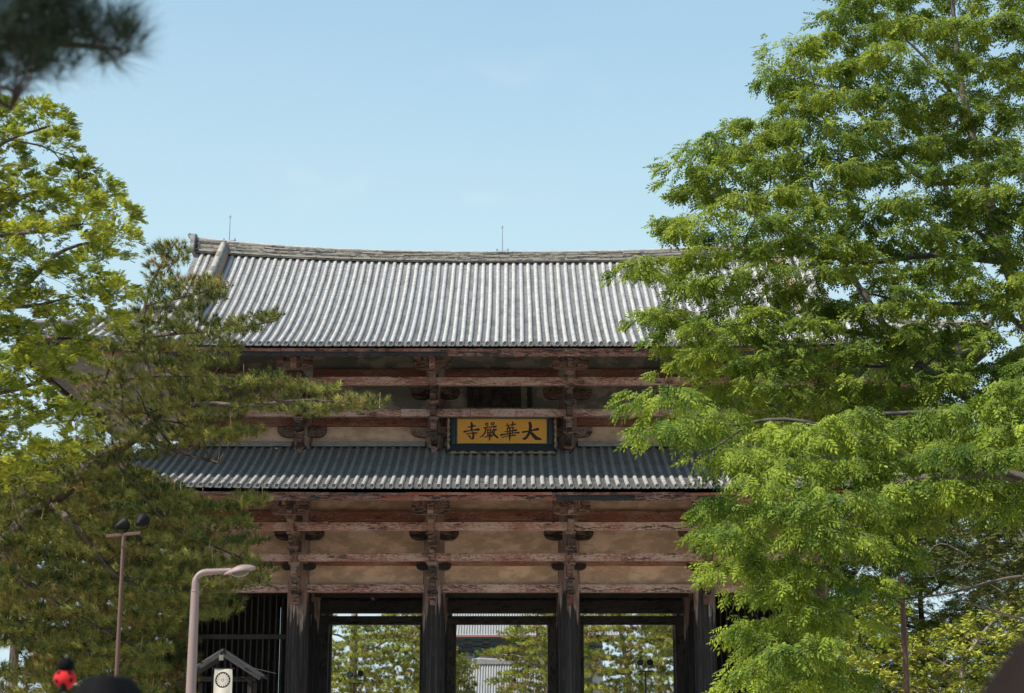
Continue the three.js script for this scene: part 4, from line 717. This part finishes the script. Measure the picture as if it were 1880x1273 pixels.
// great hall and inner gate far along the axis
function corrugated(w, pitch, f, nv) { // f(v) -> [y, z]; ribs run down the slope
  const rows = Math.round(w / pitch), per = 6, prof = [-.06, -.06, .10, .16, .10, -.06];
  return sheet((u, v) => { const k = Math.round(u * rows * per), p = f(v); return [(u - .5) * w, p[0] + prof[k % per], p[1]]; }, rows * per, nv);
}
M.plasterWhite = std({ color: new THREE.Color().setRGB(.36, .37, .38), roughness: .95 });
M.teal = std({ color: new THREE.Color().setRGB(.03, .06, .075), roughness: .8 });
M.redEdge = std({ color: new THREE.Color().setRGB(.30, .12, .09), roughness: .8 });
M.paleTile = std({ map: tileTex(720, [.235, .24, .24], [.18, .185, .185], [.14, .14, .14]), roughness: .7 });
{
  const z = -275, hall = thing('great_hall', 'far great hall with pale tiled roof and dark bracketed eaves in the middle doorway', 'temple hall', [GX, 0, z]);
  const ye = yAt(1166, z), yt = yAt(1085, z - 16);
  part('roof', corrugated(34, .42, v => [ye + (yt - ye) * (.8 * v + .2 * v * v), -16 * v], 8), M.paleTile, hall);
  part('eave_edge', boxG(34, .28, .4), M.redEdge, hall, [0, ye - .16, 0]);
  part('soffit', boxG(33, .1, 7), M.teal, hall, [0, ye - .2, -3.8]);
  part('wall', boxG(30, ye, 22), M.plasterWhite, hall, [0, ye / 2 - .1, -18.5]);
  for (const [p0, p1] of [[1169, 1176], [1186, 1190], [1196, 1199]]) { const y0 = yAt(p1, z - 7), y1 = yAt(p0, z - 7); part('bracket_rail', boxG(30, y1 - y0, 1.2), M.teal, hall, [0, (y0 + y1) / 2, -6.9]); }
  for (let i = -4; i <= 4; i++) {
    const set = sub('bracket_set', hall, [i * 3.0 + .9, yAt(1190, z - 6), -6]);
    for (const [w, h, y] of [[2.1, .45, 1.2], [1.7, .45, .55], [1.3, .45, -.1], [.9, .6, -.7], [.7, 9, -5]]) part('bracket_arm', boxG(w, h, .7), M.teal, set, [0, y, 0]);
    for (const s of [-1, 1]) part('bracket_arm', boxG(.5, .5, .7), M.teal, set, [s * .95, -1.0, 0]);
  }
}
{
  const z = -205, g2 = thing('inner_gate', 'pale tiled roof of the inner gate below the far great hall', 'gate', [0, 0, z]);
  const a = at(868, 1221, z - 6), b = at(1010, 1221, z - 6), w = b.x - a.x, cx = (a.x + b.x) / 2; g2.position.x = cx;
  const yt = a.y, ye = yt - 4.4;
  part('roof', corrugated(w + 3, .31, v => [ye + (yt - ye) * (.75 * v + .25 * v * v), 1 - 7 * v], 8), M.paleTile, g2);
  part('rear_roof', boxG(w + 3, .15, 8.2).rotateX(.55), M.paleTile, g2, [0, yt - 2.2, -9.6]);
  const yr = yAt(1216, z - 6) , rh = yAt(1212, z - 6) - yAt(1221, z - 6);
  part('ridge', bar(w, rh * .8, .7, .06), M.noshi[1], g2, [0, yt + rh * .4, -6]);
  part('ridge_cap', tube([[-w / 2 - .1, yt + rh * .75, -6, .22], [-w / 2 + .7, yt + rh * 1.0, -6, .26], [-w / 4, yt + rh * .95, -6, .2], [w / 4, yt + rh * .95, -6, .2], [w / 2, yt + rh * 1.1, -6, .2]], 8, .8), M.paleTile, g2);
  part('ridge_end_tile', bar(.5, .9, .8, .12), M.noshi[1], g2, [-w / 2 + .2, yt + .3, -6]);
  part('wall', boxG(w - 2, ye, 8), M.plasterWhite, g2, [0, ye / 2, -5]);
}
// ------------------------------------------------------------------ small gabled porches before the guardian bays
const crestTex = (() => {
  const cv = document.createElement('canvas'); cv.width = 256; cv.height = 768; const c = cv.getContext('2d');
  c.fillStyle = '#e8e2d6'; c.fillRect(0, 0, 256, 768);
  const rs = rng(5); for (let i = 0; i < 900; i++) { c.fillStyle = 'rgba(120,105,85,.035)'; c.fillRect(rs() * 256, rs() * 768, 2, 14 + rs() * 30); }
  c.save(); c.translate(124, 150); c.fillStyle = '#2a2826'; c.beginPath(); c.arc(0, 0, 106, 0, 7); c.fill();
  c.fillStyle = '#dcd6ca'; for (let i = 0; i < 16; i++) { c.save(); c.rotate(i * Math.PI / 8); c.beginPath(); c.moveTo(-4, -20); c.lineTo(-13, -78); c.quadraticCurveTo(0, -102, 13, -78); c.lineTo(4, -20); c.closePath(); c.fill(); c.restore(); }
  c.beginPath(); c.arc(0, 0, 13, 0, 7); c.fill(); c.restore();
  const t = new THREE.CanvasTexture(cv); t.colorSpace = THREE.SRGBColorSpace; return t;
})();
M.porchTile = std({ map: tileTex(730, [.04, .041, .043], [.026, .027, .03], [.06, .058, .055]), roughness: .8 });  // base colour darkened to stand for the shade of the pine over the porch
for (const s of [-1, 1]) {
  const z = -74.6, ap = at(s < 0 ? 407 : 1434, 1196, z), ky = ap.y, hw = 1.62, drop = 1.02;
  const k = thing('gabled_porch', s < 0 ? 'small gabled roof porch hung with a crested banner, behind the street lamp' : 'small gabled roof porch half hidden by the leafy tree at the gate end', 'porch', [ap.x, 0, z], 0, 'porches before the guardian bays');
  const L = Math.hypot(hw, drop), ang = Math.atan2(drop, hw);
  for (const d of [-1, 1]) {
    const rf = part('roof_slope', bar(L + .12, .07, 2.2, .01), M.porchTile, k, [d * hw / 2, ky - drop / 2, -1.1]); rf.rotation.z = -d * ang;
    for (let i = 0; i < 6; i++) { const q = part('cover_tile_row', new THREE.CylinderGeometry(.05, .05, L, 8), M.porchTile, rf, [0, .05, -.95 + i * .38]); q.rotation.z = Math.PI / 2; }
    const bb = part('barge_board', bar(L + .1, .13, .06, .01), M.porchTile, k, [d * hw / 2, ky - drop / 2 - .12, .03]); bb.rotation.z = -d * ang;
    part('post', bar(.16, ky - drop - .2, .16, .01, true), M.darkPlank[2], k, [d * (hw - .45), (ky - drop - .2) / 2, -.4]);
    part('post', bar(.16, ky - drop - .2, .16, .01, true), M.darkPlank[2], k, [d * (hw - .45), (ky - drop - .2) / 2, -1.9]);
  }
  part('ridge', tube([[0, ky + .06, .08, .08], [0, ky + .06, -2.25, .08]], 8, .5), M.porchTile, k);
  part('tie_beam', bar(hw * 2 - .5, .2, .14), M.darkPlank[1], k, [0, ky - drop - .12, -.4]);
  part('gable_pendant', bar(.2, .24, .07, .03), M.noshi[1], k, [0, ky - .28, .04]);
  for (const d of [-1, 1]) { const brace = part('side_rod', tube([[d * .95, ky - .62, .1, .02], [d * 2.35, ky - .95, .25, .018]], 6, .5), M.porchTile, k); }
}
{ // banner with the round crest
  const z = -74.3, A = at(393, 1229, z), B = at(427, 1229, z), w = B.x - A.x, h = w * 3;
  const bn = thing('crest_banner', 'white hanging banner with a black sixteen-petal round crest under the porch gable', 'banner', [(A.x + B.x) / 2, A.y, z]);
  const g = new THREE.PlaneGeometry(w, h, 10, 24); const p = g.attributes.position; for (let i = 0; i < p.count; i++) { const u = p.getX(i) / w, v = (h / 2 - p.getY(i)) / h; p.setZ(i, .035 * Math.sin(u * 7 + v * 3) * (.3 + v)); p.setX(i, p.getX(i) * (1 - .06 * Math.max(0, 1 - v * 8))); p.setY(i, p.getY(i) + .03 * Math.cos(u * 3.14) * Math.max(0, 1 - v * 6)); } g.translate(0, -h / 2, 0); g.computeVertexNormals();
  part('cloth', g, new THREE.MeshPhysicalMaterial({ map: crestTex, roughness: 1, transmission: .2, thickness: 0, side: THREE.DoubleSide }), bn);
  part('hanging_rod', tube([[-w / 2 - .08, .02, 0, .018], [w / 2 + .08, .02, 0, .018]], 6, .3), M.darkPlank[0], bn);
  for (const s of [-1, 1]) part('cord', tube([[s * w * .4, .02, 0, .008], [s * w * .32, .3, -.02, .008]], 5, .2), M.darkPlank[0], bn);
}
// ------------------------------------------------------------------ lamp post, floodlight poles
const grain = fbmT(801, 20, 20, 4);
const paintTex = (c0, c1) => rep(tex(128, 128, (u, v) => mix3(c0, c1, grain(u, v))), .6, .6);
M.lampPaint = std({ map: paintTex([.19, .135, .13], [.245, .18, .172]), roughness: .55 });
M.poleRust = std({ map: paintTex([.075, .036, .03], [.14, .075, .06]), roughness: .7 });
M.floodBlack = new THREE.MeshPhysicalMaterial({ color: new THREE.Color().setRGB(.008, .009, .010), roughness: .55, specularIntensity: .25 });
M.glassDark = std({ color: new THREE.Color().setRGB(.05, .055, .06), roughness: .1 });
M.wire = std({ color: new THREE.Color().setRGB(.02, .02, .02), roughness: .6 });
{
  const z = -24, T = at(358, 1086, z), x = T.x, y1 = T.y;
  const l = thing('street_lamp', 'pinkish painted street lamp with curved arm and oval head before the pine', 'street lamp', [x, 0, z]);
  part('base_plate', bar(.34, .04, .34, .01), M.lampPaint, l, [0, .02, 0]);
  part('post', new THREE.LatheGeometry([[0, 0], [.085, 0], [.08, .5], [.066, 2.9], [.056, y1], [0, y1]].map(q => new THREE.Vector2(...q)), 20), M.lampPaint, l);
  part('hatch', bar(.09, .3, .02, .008), M.lampPaint, l, [0, 1.0, .072]);
  const P = (px, py) => { const p = at(px, py, z); return [p.x - x, p.y, 0]; };
  part('arm', tube([[0, y1 - .02, 0, .052], [0.002, y1 + .08, 0, .052], [...P(359.5, 1066), .051], [...P(364, 1057), .049], [...P(373, 1052), .047], [...P(392, 1050), .041], [...P(424, 1048), .032]], 14, .05), M.lampPaint, l);
  part('collar', new THREE.TorusGeometry(.056, .006, 8, 24).rotateX(Math.PI / 2), M.lampPaint, l, [0, y1, 0]);
  // oval head: a tapering shell, flat below, with a glass bowl under it
  const A = P(408, 1056), B = P(471, 1044), L = B[0] - A[0];
  const shell = new THREE.SphereGeometry(1, 28, 16); { const p = shell.attributes.position; for (let i = 0; i < p.count; i++) { let X = p.getX(i), Y = p.getY(i), Z = p.getZ(i); const w = .5 + .5 * ss(-1, .2, X); p.setXYZ(i, X * L / 2, Y > 0 ? Y * .088 * w : Y * .012, Z * .115 * w); } shell.computeVertexNormals(); }
  const head = part('lamp_head', shell, M.lampPaint, l, [(A[0] + B[0]) / 2, (A[1] + B[1]) / 2, 0]); head.rotation.z = Math.atan2(B[1] - A[1], L);
  const bowl = new THREE.SphereGeometry(1, 24, 12, 0, Math.PI * 2, Math.PI / 2, Math.PI / 2).scale(.125, .065, .09);
  part('lamp_bowl', bowl, new THREE.MeshPhysicalMaterial({ color: 0x9a948c, transmission: .8, roughness: .25, thickness: 0 }), head, [.01, -.008, 0]);
}
function floodHead(parent, p, aim, sc = 1) { // drum floodlight on a fork
  const g = sub('floodlight', parent, p); g.scale.setScalar(sc);
  const dir = V(...aim).normalize(), q = new THREE.Quaternion().setFromUnitVectors(V(0, 1, 0), dir);
  const body = part('housing', new THREE.LatheGeometry([[0, -.17], [.06, -.17], [.075, -.12], [.11, -.05], [.165, .06], [.185, .13], [.185, .17], [.165, .175], [.165, .15], [0, .14]].map(v => new THREE.Vector2(...v)), 20), M.floodBlack, g, [0, .2, 0]); body.quaternion.copy(q);
  const gl = part('lens', new THREE.CircleGeometry(.163, 20).rotateX(-Math.PI / 2), M.glassDark, g, [0, .2, 0]); gl.quaternion.copy(q); gl.position.addScaledVector(dir, .158);
  for (const s of [-1, 1]) part('fork', tube([[s * .05, 0, 0, .014], [s * .19, .06, 0, .014], [s * .2, .2, 0, .014]], 6, .08), M.floodBlack, g);
}
function floodPole(label, px, py, z, barPx, heads, r, lean = 0) {
  const T = at(px, py, z), p = thing('floodlight_pole', label, 'floodlight pole', [T.x, 0, z], 0, 'floodlight poles');
  part('pole', new THREE.CylinderGeometry(r * .92, r, T.y + .1, 14), M.poleRust, p, [0, (T.y - .1) / 2, 0]);
  if (barPx) {
    const a = at(barPx[0], barPx[2], z), b = at(barPx[1], barPx[3], z), cb = part('cross_bar', bar(Math.hypot(b.x - a.x, b.y - a.y), .07, .09, .008), M.poleRust, p, [(a.x + b.x) / 2 - T.x, (a.y + b.y) / 2, 0]); cb.rotation.z = Math.atan2(b.y - a.y, b.x - a.x);
    for (const [hx, hy, aim, sc] of heads) { const h = at(hx, hy, z); floodHead(p, [h.x - T.x, h.y - .2, 0], aim, sc); }
    part('cable', tube([[(a.x - T.x) * .6, a.y - .02, .05, .009], [(a.x - T.x) * .3, a.y - .16, .06, .009], [.02, a.y - .3, .07, .009], [.03, a.y - 1.5, .075, .009]], 5, .2), M.wire, p);
  } else part('pole_cap', new THREE.SphereGeometry(r * 1.1, 12, 8), M.poleRust, p, [0, T.y, 0]);
}
floodPole('rusty floodlight pole with two black drum lights before the old pine', 227, 983, -41, [195, 258, 985, 979], [[222, 963, [.75, .4, -.5], .88], [258, 957, [.3, .5, -.8], .88]], .05);
floodPole('bare rusty brown pole rising into the low spreading tree', 1655, 1064, -42, null, [], .07);
floodPole('thin floodlight pole with two round lights before the bare trunk beyond the gate', 650, 1254, -102, [640, 665, 1255, 1256], [[645, 1240, [-.5, .3, .8], .95], [660, 1238, [.5, .3, .8], .95]], .05);
floodPole('thin floodlight pole with two round lights beside the slim pine beyond the gate', 1185, 1233, -102, [1173, 1198, 1233, 1233], [[1177, 1218, [-.3, .2, .9], 1.0], [1192, 1218, [.3, .2, .9], 1.0]], .05);

// ------------------------------------------------------------------ people in the foreground
const cap = (a, b, ra, rb) => ({ a: V(...a), b: V(...b), ra, rb });
function sdfGeo(caps, lo, hi, cell, k) { // smooth union of tapered capsules, meshed on a grid
  const size = Math.max(hi[0] - lo[0], hi[1] - lo[1], hi[2] - lo[2]), n = Math.ceil(size / cell) + 4, mc = new MarchingCubes(n, new THREE.MeshBasicMaterial(), false, false, 200000);
  const half = n / 2, c = [(lo[0] + hi[0]) / 2, (lo[1] + hi[1]) / 2, (lo[2] + hi[2]) / 2], S = half * cell, p = V(), ab = V(), ap = V();
  const pre = caps.map(q => ({ ...q, ab: q.b.clone().sub(q.a), l2: q.b.distanceToSquared(q.a) + 1e-9, lo: q.a.clone().min(q.b), hi: q.a.clone().max(q.b), m: Math.max(q.ra, q.rb) + .12 }));
  mc.field.fill(-1);
  for (let z = 0; z < n; z++) for (let y = 0; y < n; y++) for (let x = 0; x < n; x++) {
    p.set((x - half) * cell + c[0], (y - half) * cell + c[1], (z - half) * cell + c[2]); let d = 1;
    for (const q of pre) { if (p.x < q.lo.x - q.m || p.x > q.hi.x + q.m || p.y < q.lo.y - q.m || p.y > q.hi.y + q.m || p.z < q.lo.z - q.m || p.z > q.hi.z + q.m) continue; const t = Math.min(1, Math.max(0, ap.copy(p).sub(q.a).dot(q.ab) / q.l2)), e = ap.copy(q.a).addScaledVector(q.ab, t).distanceTo(p) - (q.ra + (q.rb - q.ra) * t), h = Math.max(0, Math.min(1, .5 + .5 * (d - e) / k)); d = d + (e - d) * h - k * h * (1 - h); }
    mc.field[x + y * n + z * n * n] = -d;
  }
  mc.isolation = 0; mc.update();
  const g = new THREE.BufferGeometry(), pos = mc.positionArray.slice(0, mc.count * 3), nor = mc.normalArray.slice(0, mc.count * 3);
  for (let i = 0; i < mc.count; i++) for (let j = 0; j < 3; j++) pos[i * 3 + j] = pos[i * 3 + j] * S + c[j];
  g.setAttribute('position', new THREE.BufferAttribute(pos, 3)); g.setAttribute('normal', new THREE.BufferAttribute(nor, 3)); return g;
}
M.skin = std({ color: new THREE.Color().setRGB(.50, .30, .21), roughness: .6 });
M.hairBlack = new THREE.MeshPhysicalMaterial({ color: new THREE.Color().setRGB(.004, .004, .005), roughness: .8, specularIntensity: .15 });
M.hairBrown = new THREE.MeshPhysicalMaterial({ color: new THREE.Color().setRGB(.010, .006, .005), roughness: .7, specularIntensity: .15 });
const cloth = (r, g, b) => std({ color: new THREE.Color().setRGB(r, g, b), roughness: .95 });
// a standing person of height h seen from behind (facing -z); hands: [left, right] as points, elbows likewise
function person(label, pos, turn, h, o) {
  const t = thing('person', label, 'person', pos, turn, undefined), f = h / 1.7, q = (x, y, z) => [x * f, y * f, z * f];
  const eL = o.elbows?.[0] ?? [-.27, 1.1, .03], hL = o.hands?.[0] ?? [-.27, .86, -.05], eR = o.elbows?.[1] ?? [.27, 1.1, .03], hR = o.hands?.[1] ?? [.27, .86, -.05];
  const bodyCaps = [cap(q(0, 1.46, 0), q(0, 1.40, .01), .055 * f, .06 * f), cap(q(0, 1.38, .01), q(0, 1.0, 0), .125 * f, .115 * f), cap(q(-.15, 1.38, .01), q(.15, 1.38, .01), .07 * f, .07 * f), cap(q(-.07, .92, 0), q(.07, .92, 0), .12 * f, .12 * f)];
  for (const [s, e, hd] of [[-1, eL, hL], [1, eR, hR]]) { bodyCaps.push(cap(q(s * .19, 1.37, .01), q(...e), .052 * f, .042 * f), cap(q(...e), q(...hd), .042 * f, .029 * f), cap(q(s * .095, .9, 0), q(s * .1, .48, -.01), .088 * f, .056 * f), cap(q(s * .1, .48, -.01), q(s * .1, .08, .02), .055 * f, .036 * f)); }
  const body = sdfGeo(bodyCaps, q(-.55, -.02, -.3), q(.55, 1.95, .3), .017, .035);
  // head with face: cranium, jaw, nose, brow, ears, lips
  const headCaps = [cap(q(0, 1.60, .012), q(0, 1.585, -.02), .088 * f, .085 * f), cap(q(0, 1.55, -.03), q(0, 1.505, -.055), .062 * f, .042 * f), cap(q(0, 1.578, -.105), q(0, 1.552, -.122), .010 * f, .016 * f), cap(q(-.035, 1.598, -.092), q(.035, 1.598, -.092), .014 * f, .014 * f), cap(q(-.022, 1.525, -.098), q(.022, 1.525, -.098), .009 * f, .009 * f), cap(q(-.09, 1.585, .005), q(-.094, 1.55, .0), .016 * f, .012 * f), cap(q(.09, 1.585, .005), q(.094, 1.55, .0), .016 * f, .012 * f), cap(q(0, 1.50, 0), q(0, 1.42, .01), .052 * f, .055 * f)];
  const head = sdfGeo(headCaps, q(-.13, 1.38, -.16), q(.13, 1.72, .13), .006, .018), parts = [body, head];
  // hands: palm and five curled fingers
  for (const [s, e, hd] of [[-1, eL, hL], [1, eR, hR]]) {
    const H0 = V(...q(...hd)), d = H0.clone().sub(V(...q(...e))).normalize(), side = V(0, 0, -1).addScaledVector(d, d.z).normalize(), inn = side.clone().cross(d).multiplyScalar(-s * (d.y < 0 ? 1 : -1)), P = (a, b, c) => H0.clone().addScaledVector(d, a * f).addScaledVector(side, b * f).addScaledVector(inn, c * f), C = (a, b, ra, rb) => ({ a, b, ra, rb });
    const hc = [C(P(.0, 0, 0), P(.02, 0, 0), .028, .027), C(P(.03, -.025, 0), P(.03, .025, 0), .016, .017), C(P(.075, -.03, 0), P(.075, .028, 0), .014, .015)];
    const curl = o.grip?.includes(s) ? 1 : .45;
    for (const [i, b] of [-.034, -.012, .011, .033].entries()) { const L = [.062, .076, .08, .07][i], k1 = P(.085 + L * .42 * (1 - .35 * curl), b, L * .25 * curl), k2 = P(.085 + L * (.68 - .45 * curl), b, L * .62 * curl), k3 = P(.085 + L * (.95 - 1.1 * curl), b, L * .72 * curl); hc.push(C(P(.08, b, 0), k1, .0098, .009), C(k1, k2, .009, .0083), C(k2, k3, .0083, .0072)); }
    const th1 = P(.035, .042, .012), th2 = P(.065, .056, .03); hc.push(C(P(.01, .022, .004), th1, .013, .0115), C(th1, th2, .011, .0095), C(th2, P(.085, .048, .045), .0095, .008));
    const lo = H0.clone().subScalar(.17), hi = H0.clone().addScalar(.17); parts.push(sdfGeo(hc, lo.toArray(), hi.toArray(), .005, .008));
  }
  part('body', mergeGeometries(parts), M.skin, t);
  // clothing over the same joints
  const top = [cap(q(0, 1.42, .012), q(0, 1.38, .01), .072 * f, .1 * f), cap(q(0, 1.36, .01), q(0, .93, 0), .145 * f, .14 * f), cap(q(-.155, 1.38, .01), q(.155, 1.38, .01), .085 * f, .085 * f)];
  for (const [s, e, hd] of [[-1, eL, hL], [1, eR, hR]]) { const w = V(...q(...e)).lerp(V(...q(...hd)), .82).toArray(); top.push(cap(q(s * .19, 1.37, .01), q(...e), .068 * f, .056 * f), cap(q(...e), w, .056 * f, .045 * f)); }
  part('jacket', sdfGeo(top, q(-.6, .75, -.3), q(.6, 2.0, .3), .017, .04), o.top, t);
  const leg = [cap(q(-.07, .93, 0), q(.07, .93, 0), .135 * f, .135 * f)]; for (const s of [-1, 1]) leg.push(cap(q(s * .095, .9, 0), q(s * .1, .48, -.01), .104 * f, .078 * f), cap(q(s * .1, .48, -.01), q(s * .1, .09, .02), .078 * f, .066 * f));
  part('trousers', sdfGeo(leg, q(-.3, .0, -.25), q(.3, 1.1, .25), .017, .03), o.legs, t);
  for (const s of [-1, 1]) part('shoe', sdfGeo([cap(q(s * .1, .045, .05), q(s * .105, .04, -.14), .045 * f, .04 * f)], q(s * .1 - .08, -.03, -.22), q(s * .1 + .08, .12, .13), .012, .02), M.hairBlack, t);
  for (const s of [-1, 1]) part('eye', new THREE.SphereGeometry(.011 * f, 10, 8), M.hairBlack, t, q(s * .033, 1.58, -.1));
  // hair: cap of locks round the cranium, each lock a strand bundle falling from the crown
  const rh = rng(o.seed), locks = [cap(q(0, 1.612, .018), q(0, 1.60, .012), .097 * f, .096 * f)];
  for (let i = 0; i < 46; i++) { const a = rr(-.72, .72, rh) * Math.PI + Math.PI / 2, R1 = .085 * f, x = Math.cos(a) * R1, z = Math.sin(a) * R1 + .012 * f, drop = o.hairLen * rr(.75, 1.1, rh); if (z < -.06 * f) continue; locks.push(cap([x * .6, 1.68 * f, z * .6 + .006], [x * 1.12, 1.62 * f, z * 1.12], .016 * f, .017 * f), cap([x * 1.12, 1.62 * f, z * 1.12], [x * 1.18, (1.62 - drop) * f, z * 1.2], .017 * f, .008 * f)); }
  part('hair', sdfGeo(locks, q(-.16, 1.62 - o.hairLen * 1.15, -.13), q(.16, 1.75, .16), .008, .014), o.hair, t);
  return t;
}
{
  const a = at(201, 1238, -5); person('person with short black hair seen from behind, in front of the light pole', [a.x, 0, -5], .1, a.y * 1.7 / 1.712, { top: cloth(.03, .035, .05), legs: cloth(.05, .05, .06), hair: M.hairBlack, hairLen: .1, seed: 3 });
  const b = at(1978, 1335, -2); person('person with dark brown hair seen close up from behind, beside the leafy tree', [b.x, 0, -2], -.35, b.y * 1.7 / 1.60, { top: cloth(.10, .11, .13), legs: cloth(.06, .06, .08), hair: M.hairBrown, hairLen: .2, seed: 4 });
  // guide holding up a stick with a ladybird toy
  const z = -8, c = at(110, 1240, z), sx = c.x, gx = sx - .30, f = 1.56 / 1.7;
  person('person raising a marker stick topped with a red ladybird toy', [gx, 0, z], 0, 1.56, { top: cloth(.3, .3, .32), legs: cloth(.05, .05, .06), hair: M.hairBlack, hairLen: .12, seed: 5, elbows: [[-.27, 1.1, .03], [.29, 1.18, -.08]], hands: [[-.27, .86, -.05], [.30 / f, 1.43, -.1]], grip: [1] });
  const lb = thing('ladybird_toy', 'red plush ladybird toy with black spots held up on a thin stick', 'toy', [sx, 0, z - .1 * f]);
  const red = cloth(.5, .012, .016), blk = M.hairBlack, s = -z / FPX * 1.02, Y = py => at(110, py, z - .1 * f).y;
  part('stick', new THREE.CylinderGeometry(.006, .007, Y(1203) - 1.3, 8), M.steel, lb, [0, (Y(1203) + 1.3) / 2, 0]);
  const rw = 20 * s, body = part('wing_shell', new THREE.SphereGeometry(1, 28, 20), red, lb, [0, Y(1248), 0]);
  { const p = body.geometry.attributes.position; for (let i = 0; i < p.count; i++) { const X = p.getX(i), y = p.getY(i), Zz = p.getZ(i); const w = y < 0 ? 1 - .35 * y * y : 1; p.setXYZ(i, X * rw * w, y * 19 * s, Zz * rw * .85 * w); } body.geometry.computeVertexNormals(); }
  const head = part('head', new THREE.SphereGeometry(15 * s, 22, 16), blk, lb, [0, Y(1223), 0]); part('belly', new THREE.ConeGeometry(9 * s, 24 * s, 16), blk, lb, [0, Y(1259), 12 * s]);
  for (const [x, y] of [[-11, 1251], [13, 1250], [-8, 1238], [9, 1238]]) { const sp = part('spot', new THREE.SphereGeometry(4.2 * s, 12, 8), blk, lb, [x * s, Y(y), Math.sqrt(Math.max(0, 1 - (x / 20) ** 2 - ((y - 1248) / 19) ** 2)) * rw * .85 - 1.0 * s]); sp.scale.z = .5; }
  for (const d of [-1, 1]) part('antenna', tube([[d * 4 * s, Y(1212), 0, .003], [d * 8 * s, Y(1206), .01, .003], [d * 9 * s, Y(1203), .015, .005]], 5, .02), blk, lb);
}
// ------------------------------------------------------------------ pine bough hanging into view close by
pine({ label: 'dark pine bough with long needles hanging close overhead against the sky', seed: 61, z: -5, depth: .3, layers: 3, round: 90, gap: 54, clump: .075, inset: .2, sprays: 4, leaf: tuftGeo(80, .125, .002, 14), c0: [.02, .035, .022], c1: [.035, .06, .035], c2: [.06, .045, .03], bark: M.barkPine, base: -800, twigMax: .8, candle: 0,  // needle colours darkened to hold the shade on the underside of the bough
  poly: [[-120, -300], [120, -300], [160, -20], [185, 35], [230, 65], [238, 100], [205, 122], [150, 130], [90, 150], [40, 180], [-120, 210]], holes: [[150, 20, 12, 18], [70, 112, 10, 8]],
  trunk: [[-760, 900, 0, .14], [-740, 400, 0, .12], [-720, 0, 0, .1], [-700, -400, 0, .07]], limbs: [[[-725, 80, 0, .05], [-500, -20, .05, .04], [-200, 60, 0, .028], [0, 60, 0, .02], [120, 80, 0, .013], [225, 92, 0, .007]], [[-200, 60, 0, .018], [-60, 150, .1, .012], [20, 200, .1, .008]], [[-60, 58, 0, .014], [60, 10, .1, .01], [160, -60, .1, .006]], [[-720, -50, 0, .05], [-400, -150, 0, .03], [-100, -120, 0, .018], [60, -80, 0, .01]]] });
scene.traverse(o => { if (o.isMesh) { o.castShadow = true; o.receiveShadow = true; } });
renderer.render(scene, camera);
